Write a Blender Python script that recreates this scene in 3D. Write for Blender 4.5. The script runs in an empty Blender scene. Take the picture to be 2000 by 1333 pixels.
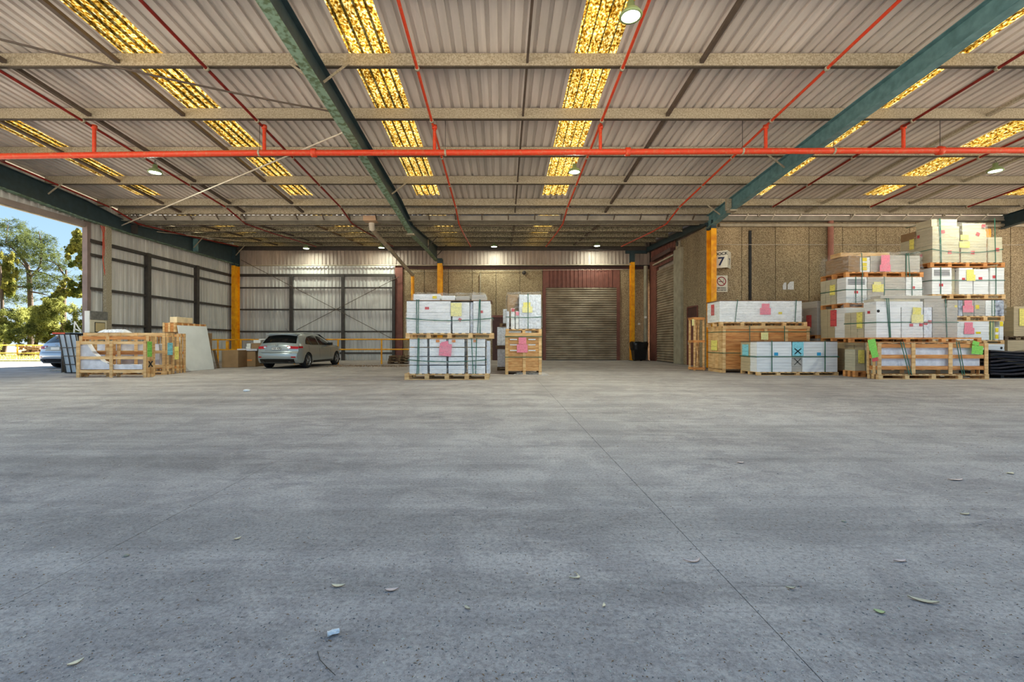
import bpy, bmesh, math, random
from mathutils import Vector, Matrix
random.seed(7)
PI = math.pi
SC = bpy.context.scene
COL = SC.collection

# ------------------------------------------------------------------ camera
F, CX, CY, CH = 870.0, 980.0, 669.0, 1.11      # focal length in px of a 2000 px frame, principal point, eye height
cam = bpy.data.cameras.new('camera')
co = bpy.data.objects.new('camera', cam)
COL.objects.link(co)
cam.sensor_width = 36.0
cam.lens = F / 2000 * 36
cam.shift_x = (1000 - CX) / 2000
cam.shift_y = (CY - 666.5) / 2000
cam.clip_end = 600
co.location = (0, 0, CH)
co.rotation_euler = (PI / 2, 0, 0)
SC.camera = co

# ------------------------------------------------------------------ light
SUN_DIR = Vector((-6.0, -9.1, -7.4)).normalized()
w = bpy.data.worlds.new('sky')
SC.world = w
w.use_nodes = True
nt = w.node_tree
nt.nodes.clear()
gm = nt.nodes.new('ShaderNodeNewGeometry')
sx = nt.nodes.new('ShaderNodeSeparateXYZ')
nt.links.new(gm.outputs['Incoming'], sx.inputs[0])
ng = nt.nodes.new('ShaderNodeMath'); ng.operation = 'MULTIPLY'; ng.inputs[1].default_value = -1.0
nt.links.new(sx.outputs['Z'], ng.inputs[0])
rp = nt.nodes.new('ShaderNodeValToRGB')
SKY_RGB = [(0.0, (0.62, 0.74, 0.82)), (0.10, (0.42, 0.61, 0.82)), (0.30, (0.27, 0.48, 0.76)), (0.6, (0.25, 0.42, 0.66)), (1.0, (0.23, 0.37, 0.58))]
while len(rp.color_ramp.elements) < len(SKY_RGB): rp.color_ramp.elements.new(0.5)
for e, (p, c) in zip(rp.color_ramp.elements, SKY_RGB): e.position = p; e.color = (*c, 1)
nt.links.new(ng.outputs[0], rp.inputs[0])
bg = nt.nodes.new('ShaderNodeBackground')
bg.inputs['Strength'].default_value = 0.36
wo = nt.nodes.new('ShaderNodeOutputWorld')
nt.links.new(rp.outputs[0], bg.inputs[0])
nt.links.new(bg.outputs[0], wo.inputs[0])
sl = bpy.data.lights.new('sun', 'SUN')
sl.energy = 14.0
sl.angle = 0.009
sl.color = (1.0, 0.93, 0.82)
so = bpy.data.objects.new('sun', sl)
COL.objects.link(so)
so.location = (20, 40, 40)
so.rotation_euler = SUN_DIR.to_track_quat('-Z', 'Y').to_euler()
LAMP_W = 70.0
SC.view_settings.view_transform = 'Standard'
SC.view_settings.look = 'None'
SC.view_settings.gamma = 1.0
SC.view_settings.use_curve_mapping = False
SC.view_settings.exposure = 1.98
SC.cycles.max_bounces = 10
SC.cycles.diffuse_bounces = 6
SC.cycles.transparent_max_bounces = 16
SC.cycles.use_denoising = True
SC.cycles.sample_clamp_indirect = 6.0
SC.cycles.caustics_reflective = False
SC.cycles.caustics_refractive = False

# ------------------------------------------------------------------ helpers
def P(px, py, d):
    """world point that the photograph shows at pixel (px, py) when it lies at depth d"""
    return Vector(((px - CX) * d / F, d, CH + (CY - py) * d / F))
def PX(px, d): return (px - CX) * d / F
def PZ(py, d): return CH + (CY - py) * d / F
def GD(py): return F * CH / (py - CY)          # depth of a ground point

class MB:
    def __init__(s): s.v = []; s.f = []; s.mi = []; s.sm = []
    def add(s, vs, fs, mi=0, sm=False):
        b = len(s.v); s.v += [tuple(v) for v in vs]
        for f in fs: s.f.append(tuple(i + b for i in f)); s.mi.append(mi); s.sm.append(sm)
        return s
    def box(s, c, h, rz=0.0, mi=0, rot=None):
        """c centre, h half sizes"""
        vs = []
        m = rot if rot is not None else Matrix.Rotation(rz, 3, 'Z')
        for x in (-1, 1):
            for y in (-1, 1):
                for z in (-1, 1):
                    vs.append(Vector(c) + m @ Vector((x * h[0], y * h[1], z * h[2])))
        return s.add(vs, [(0, 1, 3, 2), (4, 6, 7, 5), (0, 4, 5, 1), (2, 3, 7, 6), (0, 2, 6, 4), (1, 5, 7, 3)], mi)
    def bx(s, x0, x1, y0, y1, z0, z1, mi=0):
        return s.box(((x0 + x1) / 2, (y0 + y1) / 2, (z0 + z1) / 2), (abs(x1 - x0) / 2, abs(y1 - y0) / 2, abs(z1 - z0) / 2), 0, mi)
    def bar(s, a, b, w_, h_, mi=0, up=(0, 0, 1)):
        """rectangular bar from a to b"""
        a = Vector(a); b = Vector(b); d = b - a; L = d.length
        if L < 1e-6: return s
        y = d / L; x = y.cross(Vector(up))
        if x.length < 1e-4: x = y.cross(Vector((0, 1, 0)))
        x.normalize(); z = x.cross(y)
        m = Matrix((x, y, z)).transposed()
        return s.box((a + b) / 2, (w_ / 2, L / 2, h_ / 2), 0, mi, m)
    def tube(s, pts, r, n=10, mi=0, cap=True):
        pts = [Vector(p) for p in pts]; rs = r if isinstance(r, (list, tuple)) else [r] * len(pts)
        vs = []; fs = []; px = None
        for i, p in enumerate(pts):
            if i == 0: t = pts[1] - p
            elif i == len(pts) - 1: t = p - pts[i - 1]
            else: t = (pts[i + 1] - p).normalized() + (p - pts[i - 1]).normalized()
            t.normalize()
            if px is None:
                px = t.cross(Vector((0, 0, 1)))
                if px.length < 1e-3: px = t.cross(Vector((0, 1, 0)))
            px = (px - t * px.dot(t)).normalized(); py = t.cross(px)
            for k in range(n):
                a = 2 * PI * k / n
                vs.append(p + (px * math.cos(a) + py * math.sin(a)) * rs[i])
        for i in range(len(pts) - 1):
            for k in range(n):
                fs.append((i * n + k, i * n + (k + 1) % n, (i + 1) * n + (k + 1) % n, (i + 1) * n + k))
        s.add(vs, fs, mi, True)
        if cap:
            s.add(vs[:n], [tuple(range(n))[::-1]], mi); s.add(vs[-n:], [tuple(range(n))], mi)
        return s
    def lathe(s, prof, n=24, axis='Z', c=(0, 0, 0), mi=0):
        vs = []; fs = []
        for (r, h) in prof:
            for k in range(n):
                a = 2 * PI * k / n
                p = (r * math.cos(a), r * math.sin(a), h) if axis == 'Z' else ((h, r * math.cos(a), r * math.sin(a)) if axis == 'X' else (r * math.cos(a), h, r * math.sin(a)))
                vs.append((p[0] + c[0], p[1] + c[1], p[2] + c[2]))
        for i in range(len(prof) - 1):
            for k in range(n):
                fs.append((i * n + k, i * n + (k + 1) % n, (i + 1) * n + (k + 1) % n, (i + 1) * n + k))
        return s.add(vs, fs, mi, True)
    def mesh(s, name, mats):
        me = bpy.data.meshes.new(name)
        me.from_pydata(s.v, [], s.f); me.update()
        for m in (mats if isinstance(mats, (list, tuple)) else [mats]): me.materials.append(m)
        me.polygons.foreach_set('material_index', s.mi)
        me.polygons.foreach_set('use_smooth', s.sm)
        return me
    def build(s, name, mats, parent=None, **kw):
        return link(name, s.mesh(name, mats), parent, **kw)

def link(name, data, parent=None, loc=None, rz=None, label=None, cat=None, group=None, kind=None):
    o = bpy.data.objects.new(name, data); COL.objects.link(o)
    if parent is not None: o.parent = parent
    if loc is not None: o.location = loc
    if rz is not None: o.rotation_euler = (0, 0, rz)
    tag(o, label, cat, group, kind)
    return o
def tag(o, label=None, cat=None, group=None, kind=None):
    if label: o['label'] = label
    if cat: o['category'] = cat
    if group: o['group'] = group
    if kind: o['kind'] = kind
    return o
def empty(name, loc, rz=0.0, **kw):
    o = link(name, None, None, loc, rz, **kw)
    o.empty_display_size = 0.1
    return o
def bevel(me, w_=0.01, seg=1):
    bm = bmesh.new(); bm.from_mesh(me)
    bmesh.ops.bevel(bm, geom=bm.edges[:], offset=w_, segments=seg, affect='EDGES', profile=0.6)
    bm.to_mesh(me); bm.free(); return me

# ------------------------------------------------------------------ materials
def lin(c):
    return tuple(((x / 255) / 12.92 if x / 255 <= 0.04045 else ((x / 255 + 0.055) / 1.055) ** 2.4) for x in c)
MATS = {}
def mat(name, rgb, rough=0.7, metal=0.0, var=0.25, scale=3.0, rgb2=None, bump=0.0, bscale=40.0, stretch=(1, 1, 1), coord='Object', rnd=0.0, detail=6.0, lo=0.35, hi=0.65, spec=0.4, coat=0.0):
    if name in MATS: return MATS[name]
    m = bpy.data.materials.new(name); m.use_nodes = True; n = m.node_tree; N = n.nodes; L = n.links
    b = N['Principled BSDF']
    b.inputs['Roughness'].default_value = rough; b.inputs['Metallic'].default_value = metal
    b.inputs['Specular IOR Level'].default_value = spec
    b.inputs['Coat Weight'].default_value = coat
    c1 = lin(rgb); c2 = lin(rgb2) if rgb2 else tuple(x * (1 - var) for x in c1)
    if coord == 'World':
        g = N.new('ShaderNodeNewGeometry'); src = g.outputs['Position']
    else:
        g = N.new('ShaderNodeTexCoord'); src = g.outputs[coord]
    mp = N.new('ShaderNodeMapping'); mp.inputs['Scale'].default_value = stretch
    L.new(src, mp.inputs['Vector'])
    nz = N.new('ShaderNodeTexNoise'); nz.inputs['Scale'].default_value = scale; nz.inputs['Detail'].default_value = detail
    L.new(mp.outputs[0], nz.inputs['Vector'])
    r = N.new('ShaderNodeValToRGB'); r.color_ramp.elements[0].position = lo; r.color_ramp.elements[1].position = hi
    r.color_ramp.elements[0].color = (*c2, 1); r.color_ramp.elements[1].color = (*c1, 1)
    L.new(nz.outputs['Fac'], r.inputs[0]); out = r.outputs[0]
    if rnd:
        oi = N.new('ShaderNodeObjectInfo'); mr = N.new('ShaderNodeMapRange'); mr.inputs['To Min'].default_value = 1 - rnd; mr.inputs['To Max'].default_value = 1 + rnd
        L.new(oi.outputs['Random'], mr.inputs[0])
        mx = N.new('ShaderNodeVectorMath'); mx.operation = 'SCALE'
        L.new(out, mx.inputs[0]); L.new(mr.outputs[0], mx.inputs['Scale']); out = mx.outputs[0]
    L.new(out, b.inputs['Base Color'])
    if bump:
        n2 = N.new('ShaderNodeTexNoise'); n2.inputs['Scale'].default_value = bscale; n2.inputs['Detail'].default_value = 4
        L.new(mp.outputs[0], n2.inputs['Vector'])
        bp = N.new('ShaderNodeBump'); bp.inputs['Strength'].default_value = bump; bp.inputs['Distance'].default_value = 0.02
        L.new(n2.outputs['Fac'], bp.inputs['Height']); L.new(bp.outputs[0], b.inputs['Normal'])
    MATS[name] = m
    return m

M = {}
M['sheet'] = mat('roof_sheet_metal', (216, 206, 197), 0.55, 0.0, 0.2, 1.2, stretch=(3, 0.35, 1), rnd=0.09, bump=0.15, bscale=12)
M['wall_sheet'] = mat('wall_sheet_metal', (214, 211, 206), 0.5, 0.0, 0.25, 1.5, stretch=(3, 3, 0.3), rnd=0.06, coord='World')
M['fascia'] = mat('fascia_sheet_metal', (176, 160, 148), 0.55, 0.1, 0.25, 1.5, stretch=(3, 3, 0.5), rnd=0.06, coord='World')
M['galv'] = mat('galvanised_steel', (178, 168, 148), 0.6, 0.1, 0.35, 30, rgb2=(138, 128, 106), coord='World', rnd=0.04, detail=3)
M['galv_old'] = mat('spangled_old_steel', (176, 168, 142), 0.6, 0.1, 0.35, 26, rgb2=(96, 90, 70), coord='World', rnd=0.05, detail=4, lo=0.42, hi=0.58)
M['flange_shade'] = mat('shaded_purlin_flange', (84, 74, 62), 0.8, 0.0, 0.3, 8, coord='World')  # shade of the purlin flanges and lips put into a dark colour
M['teal'] = mat('teal_paint', (104, 142, 146), 0.5, 0.0, 0.3, 5, rgb2=(80, 116, 120), coord='World')
M['teal_worn'] = mat('worn_teal_paint', (130, 158, 138), 0.6, 0.0, 0.3, 9, rgb2=(92, 110, 82), coord='World', lo=0.42, hi=0.55)
M['teal_dark'] = mat('dark_blue_paint', (50, 68, 74), 0.5, 0.0, 0.3, 5, coord='World')
M['darksteel'] = mat('dark_steel', (72, 66, 62), 0.6, 0.1, 0.3, 6, coord='World')
M['bridging'] = mat('bridging_steel', (96, 82, 70), 0.6, 0.1, 0.3, 6, coord='World')
M['red'] = mat('red_pipe_paint', (206, 62, 30), 0.45, 0.0, 0.3, 14, rgb2=(196, 96, 60), coord='World', lo=0.3, hi=0.5)
M['red_dark'] = mat('dark_red_pipe_paint', (140, 34, 24), 0.5, 0.0, 0.3, 10, coord='World')
M['yellow'] = mat('yellow_paint', (250, 180, 20), 0.5, 0.0, 0.15, 4, rgb2=(222, 140, 14), coord='World')
M['brown'] = mat('brown_paint', (128, 78, 66), 0.6, 0.0, 0.25, 4, coord='World')
M['brown_dark'] = mat('dark_brown_paint', (84, 52, 46), 0.6, 0.0, 0.25, 4, coord='World')
M['pipe_grey'] = mat('grey_pipe', (176, 164, 142), 0.55, 0.0, 0.25, 5, coord='World')
M['pipe_pink'] = mat('brown_red_pipe', (166, 108, 90), 0.55, 0.0, 0.2, 5, coord='World')
M['white'] = mat('white_paint', (232, 230, 222), 0.5, 0.0, 0.08, 3)
M['black'] = mat('black_rubber', (24, 24, 26), 0.6, 0.0, 0.2, 4)
M['blackgloss'] = mat('black_plastic', (20, 20, 22), 0.25, 0.0, 0.2, 4)
M['wood'] = mat('pine_board', (232, 194, 138), 0.7, 0.0, 0.2, 2.5, rgb2=(200, 152, 96), stretch=(1, 1, 6), rnd=0.12, coord='World')
M['wood_h'] = mat('pine_rail', (236, 200, 146), 0.7, 0.0, 0.2, 2.5, rgb2=(204, 158, 102), stretch=(1, 1, 9), rnd=0.12, coord='World')
M['wood_or'] = mat('orange_pine_board', (222, 158, 92), 0.7, 0.0, 0.2, 2.5, rgb2=(188, 118, 62), stretch=(1, 1, 9), rnd=0.12, coord='World')
M['wood_old'] = mat('weathered_board', (122, 98, 70), 0.8, 0.0, 0.2, 2.5, rgb2=(84, 64, 44), stretch=(1, 1, 9), rnd=0.12, coord='World')
M['ply'] = mat('plywood', (222, 172, 112), 0.7, 0.0, 0.2, 5, rgb2=(196, 138, 82), stretch=(1, 1, 5), coord='World')
M['board'] = mat('brown_hardboard', (136, 106, 82), 0.8, 0.0, 0.2, 4, coord='World')
M['carton_brown'] = mat('brown_cardboard', (156, 124, 88), 0.8, 0.0, 0.2, 3, rnd=0.1, coord='World')
M['strap'] = mat('green_strap', (36, 98, 76), 0.35, 0.0, 0.1, 3)
M['tape'] = mat('brown_tape', (150, 112, 80), 0.5, 0.0, 0.1, 3)
M['foam'] = mat('silver_foil', (226, 228, 232), 0.35, 0.3, 0.3, 14, bump=1.0, bscale=9, coord='World')
M['wrapwhite'] = mat('white_wrapping', (226, 226, 232), 0.35, 0.0, 0.25, 5, bump=1.0, bscale=5, coord='World')
M['rod'] = mat('pale_steel_rod', (206, 196, 178), 0.5, 0.1, 0.2, 5)

def carton_mat(name, rgb, n_layers=9.0):
    """white pack of flat sheets: faint horizontal layer lines and scuffs"""
    m = mat(name, rgb, 0.6, 0.0, 0.12, 2.0, stretch=(1, 1, 4), rnd=0.05, bump=0.25, bscale=3, coord='World')
    N = m.node_tree.nodes; L = m.node_tree.links; b = N['Principled BSDF']
    src = b.inputs['Base Color'].links[0].from_socket
    g = N.new('ShaderNodeNewGeometry'); wv = N.new('ShaderNodeTexWave'); wv.bands_direction = 'Z'
    wv.inputs['Scale'].default_value = n_layers; wv.inputs['Distortion'].default_value = 2.0; wv.inputs['Detail'].default_value = 2.0; wv.inputs['Detail Scale'].default_value = 0.6
    L.new(g.outputs['Position'], wv.inputs['Vector'])
    r = N.new('ShaderNodeValToRGB'); r.color_ramp.elements[0].position = 0.0; r.color_ramp.elements[1].position = 0.14
    r.color_ramp.elements[0].color = (0.72, 0.72, 0.74, 1); r.color_ramp.elements[1].color = (1, 1, 1, 1)
    L.new(wv.outputs['Fac'], r.inputs[0])
    mx = N.new('ShaderNodeMix'); mx.data_type = 'RGBA'; mx.blend_type = 'MULTIPLY'; mx.inputs['Factor'].default_value = 1
    L.new(src, mx.inputs['A']); L.new(r.outputs[0], mx.inputs['B']); L.new(mx.outputs['Result'], b.inputs['Base Color'])
    return m
M['carton'] = carton_mat('white_carton', (242, 242, 240))
M['cream'] = carton_mat('cream_carton', (200, 190, 162))
M['beige'] = carton_mat('beige_lit_white_carton', (196, 178, 142))
M['greyc'] = carton_mat('grey_wrapped_carton', (190, 182, 170), 14)

def paper(name, rgb, ink=(70, 40, 40)):
    m = bpy.data.materials.new(name); m.use_nodes = True; N = m.node_tree.nodes; L = m.node_tree.links; b = N['Principled BSDF']
    b.inputs['Roughness'].default_value = 0.7
    tc = N.new('ShaderNodeTexCoord'); mp = N.new('ShaderNodeMapping'); mp.inputs['Scale'].default_value = (10, 1, 7); L.new(tc.outputs['Generated'], mp.inputs[0])
    wv = N.new('ShaderNodeTexWave'); wv.bands_direction = 'Z'; wv.inputs['Scale'].default_value = 0.4
    L.new(mp.outputs[0], wv.inputs['Vector'])
    nz = N.new('ShaderNodeTexNoise'); nz.inputs['Scale'].default_value = 1.2; L.new(mp.outputs[0], nz.inputs['Vector'])
    a = N.new('ShaderNodeMath'); a.operation = 'GREATER_THAN'; a.inputs[1].default_value = 0.72; L.new(wv.outputs['Fac'], a.inputs[0])
    c = N.new('ShaderNodeMath'); c.operation = 'GREATER_THAN'; c.inputs[1].default_value = 0.5; L.new(nz.outputs['Fac'], c.inputs[0])
    d = N.new('ShaderNodeMath'); d.operation = 'MULTIPLY'; L.new(a.outputs[0], d.inputs[0]); L.new(c.outputs[0], d.inputs[1])
    e = N.new('ShaderNodeMath'); e.operation = 'MULTIPLY'; e.inputs[1].default_value = 0.55; L.new(d.outputs[0], e.inputs[0])
    mx = N.new('ShaderNodeMix'); mx.data_type = 'RGBA'; L.new(e.outputs[0], mx.inputs['Factor'])
    mx.inputs['A'].default_value = (*lin(rgb), 1); mx.inputs['B'].default_value = (*lin(ink), 1)
    L.new(mx.outputs['Result'], b.inputs['Base Color'])
    return m
TAGM = {'pink': paper('pink_paper', (240, 140, 158), (150, 30, 70)), 'yellow': paper('yellow_paper', (240, 228, 120), (110, 90, 30)),
        'red': paper('red_paper', (214, 84, 84), (120, 20, 30)), 'green': paper('green_paper', (140, 214, 90), (30, 80, 30)),
        'cyan': paper('cyan_paper', (140, 214, 226), (20, 50, 60)), 'blue': paper('blue_paper', (40, 160, 210), (10, 60, 90)),
        'redsticker': paper('red_sticker', (196, 30, 44), (240, 200, 200)), 'orange': paper('orange_sticker', (224, 140, 70), (120, 50, 20)),
        'yellowsticker': paper('yellow_sticker', (240, 214, 20), (60, 60, 20)), 'white': paper('white_paper', (226, 226, 226), (60, 60, 60)),
        'paleyellow': paper('pale_yellow_paper', (240, 232, 160), (120, 110, 60))}

def film_mat():
    m = bpy.data.materials.new('clear_plastic_film'); m.use_nodes = True; N = m.node_tree.nodes; L = m.node_tree.links; N.clear()
    out = N.new('ShaderNodeOutputMaterial'); mix = N.new('ShaderNodeMixShader'); tr = N.new('ShaderNodeBsdfTransparent')
    pb = N.new('ShaderNodeBsdfPrincipled'); pb.inputs['Base Color'].default_value = (0.85, 0.84, 0.82, 1); pb.inputs['Roughness'].default_value = 0.22
    g = N.new('ShaderNodeNewGeometry'); mp = N.new('ShaderNodeMapping'); mp.inputs['Scale'].default_value = (1, 1, 2.4); L.new(g.outputs['Position'], mp.inputs[0])
    nz = N.new('ShaderNodeTexNoise'); nz.inputs['Scale'].default_value = 4.5; nz.inputs['Detail'].default_value = 6; nz.inputs['Distortion'].default_value = 1.2; L.new(mp.outputs[0], nz.inputs['Vector'])
    r = N.new('ShaderNodeMapRange'); r.inputs['From Min'].default_value = 0.4; r.inputs['From Max'].default_value = 0.7; r.inputs['To Min'].default_value = 0.02; r.inputs['To Max'].default_value = 0.24
    L.new(nz.outputs['Fac'], r.inputs[0]); L.new(r.outputs[0], mix.inputs[0])
    bp = N.new('ShaderNodeBump'); bp.inputs['Strength'].default_value = 1; bp.inputs['Distance'].default_value = 0.05; L.new(nz.outputs['Fac'], bp.inputs['Height']); L.new(bp.outputs[0], pb.inputs['Normal'])
    L.new(tr.outputs[0], mix.inputs[1]); L.new(pb.outputs[0], mix.inputs[2]); L.new(mix.outputs[0], out.inputs[0])
    return m
M['film'] = film_mat()

def skylight_mat():
    m = bpy.data.materials.new('yellowed_translucent_sheet'); m.use_nodes = True; N = m.node_tree.nodes; L = m.node_tree.links; N.clear()
    out = N.new('ShaderNodeOutputMaterial'); mix = N.new('ShaderNodeMixShader'); tl = N.new('ShaderNodeBsdfTranslucent'); df = N.new('ShaderNodeBsdfDiffuse')
    g = N.new('ShaderNodeNewGeometry'); mp = N.new('ShaderNodeMapping'); mp.inputs['Scale'].default_value = (1, 0.7, 1); L.new(g.outputs['Position'], mp.inputs[0])
    nz = N.new('ShaderNodeTexNoise'); nz.inputs['Scale'].default_value = 22; nz.inputs['Detail'].default_value = 3; nz.inputs['Roughness'].default_value = 0.6; L.new(mp.outputs[0], nz.inputs['Vector'])
    r = N.new('ShaderNodeValToRGB'); e = r.color_ramp.elements
    e[0].position = 0.36; e[0].color = (*lin((134, 104, 48)), 1); e[1].position = 0.64; e[1].color = (*lin((255, 252, 226)), 1)
    k = e.new(0.45); k.color = (*lin((200, 166, 86)), 1); k = e.new(0.53); k.color = (*lin((236, 214, 138)), 1)
    L.new(nz.outputs['Fac'], r.inputs[0])
    n2 = N.new('ShaderNodeTexNoise'); n2.inputs['Scale'].default_value = 2.2; L.new(mp.outputs[0], n2.inputs['Vector'])
    mr = N.new('ShaderNodeMapRange'); mr.inputs['From Min'].default_value = 0.3; mr.inputs['From Max'].default_value = 0.7; mr.inputs['To Min'].default_value = 0.42; mr.inputs['To Max'].default_value = 0.66; L.new(n2.outputs['Fac'], mr.inputs[0])
    sc = N.new('ShaderNodeVectorMath'); sc.operation = 'SCALE'; L.new(r.outputs[0], sc.inputs[0]); L.new(mr.outputs[0], sc.inputs['Scale'])
    L.new(sc.outputs[0], tl.inputs[0]); L.new(sc.outputs[0], df.inputs[0]); mix.inputs[0].default_value = 0.2
    L.new(tl.outputs[0], mix.inputs[1]); L.new(df.outputs[0], mix.inputs[2]); L.new(mix.outputs[0], out.inputs[0])
    return m
M['skylight'] = skylight_mat()

def aggregate(name, a, b_, c_):
    m = bpy.data.materials.new(name); m.use_nodes = True; N = m.node_tree.nodes; L = m.node_tree.links; b = N['Principled BSDF']; b.inputs['Roughness'].default_value = 0.85
    g = N.new('ShaderNodeNewGeometry')
    v = N.new('ShaderNodeTexVoronoi'); v.inputs['Scale'].default_value = 55; L.new(g.outputs['Position'], v.inputs['Vector'])
    r = N.new('ShaderNodeValToRGB'); e = r.color_ramp.elements; e[0].position = 0.15; e[0].color = (*lin(a), 1); e[1].position = 0.9; e[1].color = (*lin(c_), 1); k = e.new(0.5); k.color = (*lin(b_), 1)
    sp = N.new('ShaderNodeSeparateColor'); L.new(v.outputs['Color'], sp.inputs[0]); L.new(sp.outputs[0], r.inputs[0])
    nz = N.new('ShaderNodeTexNoise'); nz.inputs['Scale'].default_value = 0.8; nz.inputs['Detail'].default_value = 5; mp = N.new('ShaderNodeMapping'); mp.inputs['Scale'].default_value = (1, 1, 0.35); L.new(g.outputs['Position'], mp.inputs[0]); L.new(mp.outputs[0], nz.inputs['Vector'])
    mr = N.new('ShaderNodeMapRange'); mr.inputs['From Min'].default_value = 0.3; mr.inputs['From Max'].default_value = 0.7; mr.inputs['To Min'].default_value = 0.7; mr.inputs['To Max'].default_value = 1.1; L.new(nz.outputs['Fac'], mr.inputs[0])
    sc = N.new('ShaderNodeVectorMath'); sc.operation = 'SCALE'; L.new(r.outputs[0], sc.inputs[0]); L.new(mr.outputs[0], sc.inputs['Scale']); L.new(sc.outputs[0], b.inputs['Base Color'])
    bp = N.new('ShaderNodeBump'); bp.inputs['Strength'].default_value = 0.6; bp.inputs['Distance'].default_value = 0.02; L.new(v.outputs['Distance'], bp.inputs['Height']); L.new(bp.outputs[0], b.inputs['Normal'])
    return m
M['aggr'] = aggregate('exposed_aggregate', (122, 102, 74), (166, 144, 108), (206, 186, 150))
M['concrete'] = mat('plain_concrete', (166, 158, 136), 0.85, 0, 0.25, 3, coord='World', bump=0.2)

def floor_mat():
    m = bpy.data.materials.new('dusty_concrete'); m.use_nodes = True; N = m.node_tree.nodes; L = m.node_tree.links; b = N['Principled BSDF']
    b.inputs['Roughness'].default_value = 0.75; b.inputs['Specular IOR Level'].default_value = 0.3
    g = N.new('ShaderNodeNewGeometry')
    def noise(scale, detail, st=(1, 1, 1), rough=0.5, dist=0.0):
        mp = N.new('ShaderNodeMapping'); mp.inputs['Scale'].default_value = st; L.new(g.outputs['Position'], mp.inputs[0])
        n = N.new('ShaderNodeTexNoise'); n.inputs['Scale'].default_value = scale; n.inputs['Detail'].default_value = detail; n.inputs['Roughness'].default_value = rough; n.inputs['Distortion'].default_value = dist
        L.new(mp.outputs[0], n.inputs['Vector']); return n.outputs['Fac']
    def ramp(f, p0, c0, p1, c1):
        r = N.new('ShaderNodeValToRGB'); r.color_ramp.elements[0].position = p0; r.color_ramp.elements[0].color = (*c0, 1); r.color_ramp.elements[1].position = p1; r.color_ramp.elements[1].color = (*c1, 1)
        L.new(f, r.inputs[0]); return r.outputs[0]
    def mult(a, c, f=1.0):
        x = N.new('ShaderNodeMix'); x.data_type = 'RGBA'; x.blend_type = 'MULTIPLY'; x.inputs['Factor'].default_value = f
        L.new(a, x.inputs['A']); L.new(c, x.inputs['B']); return x.outputs['Result']
    base = ramp(noise(0.35, 8, rough=0.62), 0.35, lin((156, 148, 144)), 0.68, lin((178, 170, 165)))
    patch = ramp(noise(1.3, 13, rough=0.76, dist=0.5), 0.455, (0.88, 0.87, 0.875), 0.545, (1.07, 1.06, 1.05))
    c = mult(base, patch)
    dust = ramp(noise(4.5, 12, st=(0.7, 1.5, 1), rough=0.78, dist=0.8), 0.475, (0.84, 0.83, 0.84), 0.515, (1.05, 1.04, 1.03))
    mask = ramp(noise(0.6, 5, rough=0.6), 0.42, (0, 0, 0), 0.6, (1, 1, 1))
    mm_ = N.new('ShaderNodeMix'); mm_.data_type = 'RGBA'; mm_.blend_type = 'MULTIPLY'; L.new(mask, mm_.inputs['Factor']); L.new(c, mm_.inputs['A']); L.new(dust, mm_.inputs['B']); c = mm_.outputs['Result']
    scuff = ramp(noise(1.6, 6, st=(0.12, 5.0, 1), rough=0.6, dist=0.9), 0.30, (0.66, 0.66, 0.67), 0.345, (1, 1, 1))
    c = mult(c, scuff, 0.9)
    streak = ramp(noise(0.8, 9, st=(0.14, 2.6, 1), rough=0.68, dist=0.35), 0.38, (0.80, 0.80, 0.80), 0.56, (1.06, 1.06, 1.06))
    c = mult(c, streak)
    swirl = ramp(noise(0.5, 8, st=(0.35, 3.4, 1), rough=0.7, dist=1.6), 0.34, (0.70, 0.70, 0.70), 0.44, (1, 1, 1))
    c = mult(c, swirl, 0.45)
    stain = ramp(noise(0.9, 9, rough=0.74, dist=1.2), 0.31, (0.55, 0.55, 0.60), 0.36, (1, 1, 1))
    c = mult(c, stain, 0.8)
    grain = ramp(noise(46, 7, rough=0.85), 0.40, (0.62, 0.61, 0.60), 0.54, (1.10, 1.10, 1.09))
    c = mult(c, grain, 0.9)
    speck = ramp(noise(110, 2, rough=0.6), 0.64, (1, 1, 1), 0.72, (1.7, 1.62, 1.5))
    c = mult(c, speck)
    L.new(c, b.inputs['Base Color'])
    bp = N.new('ShaderNodeBump'); bp.inputs['Strength'].default_value = 0.55; bp.inputs['Distance'].default_value = 0.012
    L.new(noise(22, 9, rough=0.75), bp.inputs['Height']); L.new(bp.outputs[0], b.inputs['Normal'])
    return m
M['floor'] = floor_mat()
M['yard'] = mat('pale_yard_concrete', (206, 196, 180), 0.9, 0, 0.15, 2, coord='World')
M['grassgnd'] = mat('dry_grass_ground', (176, 166, 96), 0.95, 0, 0.4, 6, rgb2=(110, 112, 56), coord='World', bump=0.6, bscale=20)

def emis(name, col, s):
    m = bpy.data.materials.new(name); m.use_nodes = True; N = m.node_tree.nodes; L = m.node_tree.links; N.clear()
    o = N.new('ShaderNodeOutputMaterial'); e = N.new('ShaderNodeEmission'); e.inputs[0].default_value = (*col, 1); e.inputs[1].default_value = s; L.new(e.outputs[0], o.inputs[0])
    return m
M['lamp'] = emis('lamp_glow', (0.9, 1.0, 0.78), 14.0)
M['lamp_shell'] = mat('lamp_housing', (150, 170, 120), 0.4, 0.2, 0.1, 3)

# ------------------------------------------------------------------ building geometry
D_BACK = 27.5                  # back wall
D_VAL = 19.2                   # valley of the roof and face of the concrete building on the right
X_L, X_R = -16.5, 9.13         # left wall, side of the concrete building
ROOF_X1 = 33.0
ROOF_Y0 = 6.5
def z_sheet(d): return CH + (7.07 - 0.0713 * d if d <= D_VAL else 5.72 - 0.17 + 0.089 * (d - D_VAL))
def z_pb(d): return CH + (6.756 - 0.0713 * d if d <= D_VAL + 0.1 else 5.16 + 0.089 * (d - 19.6))

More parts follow.
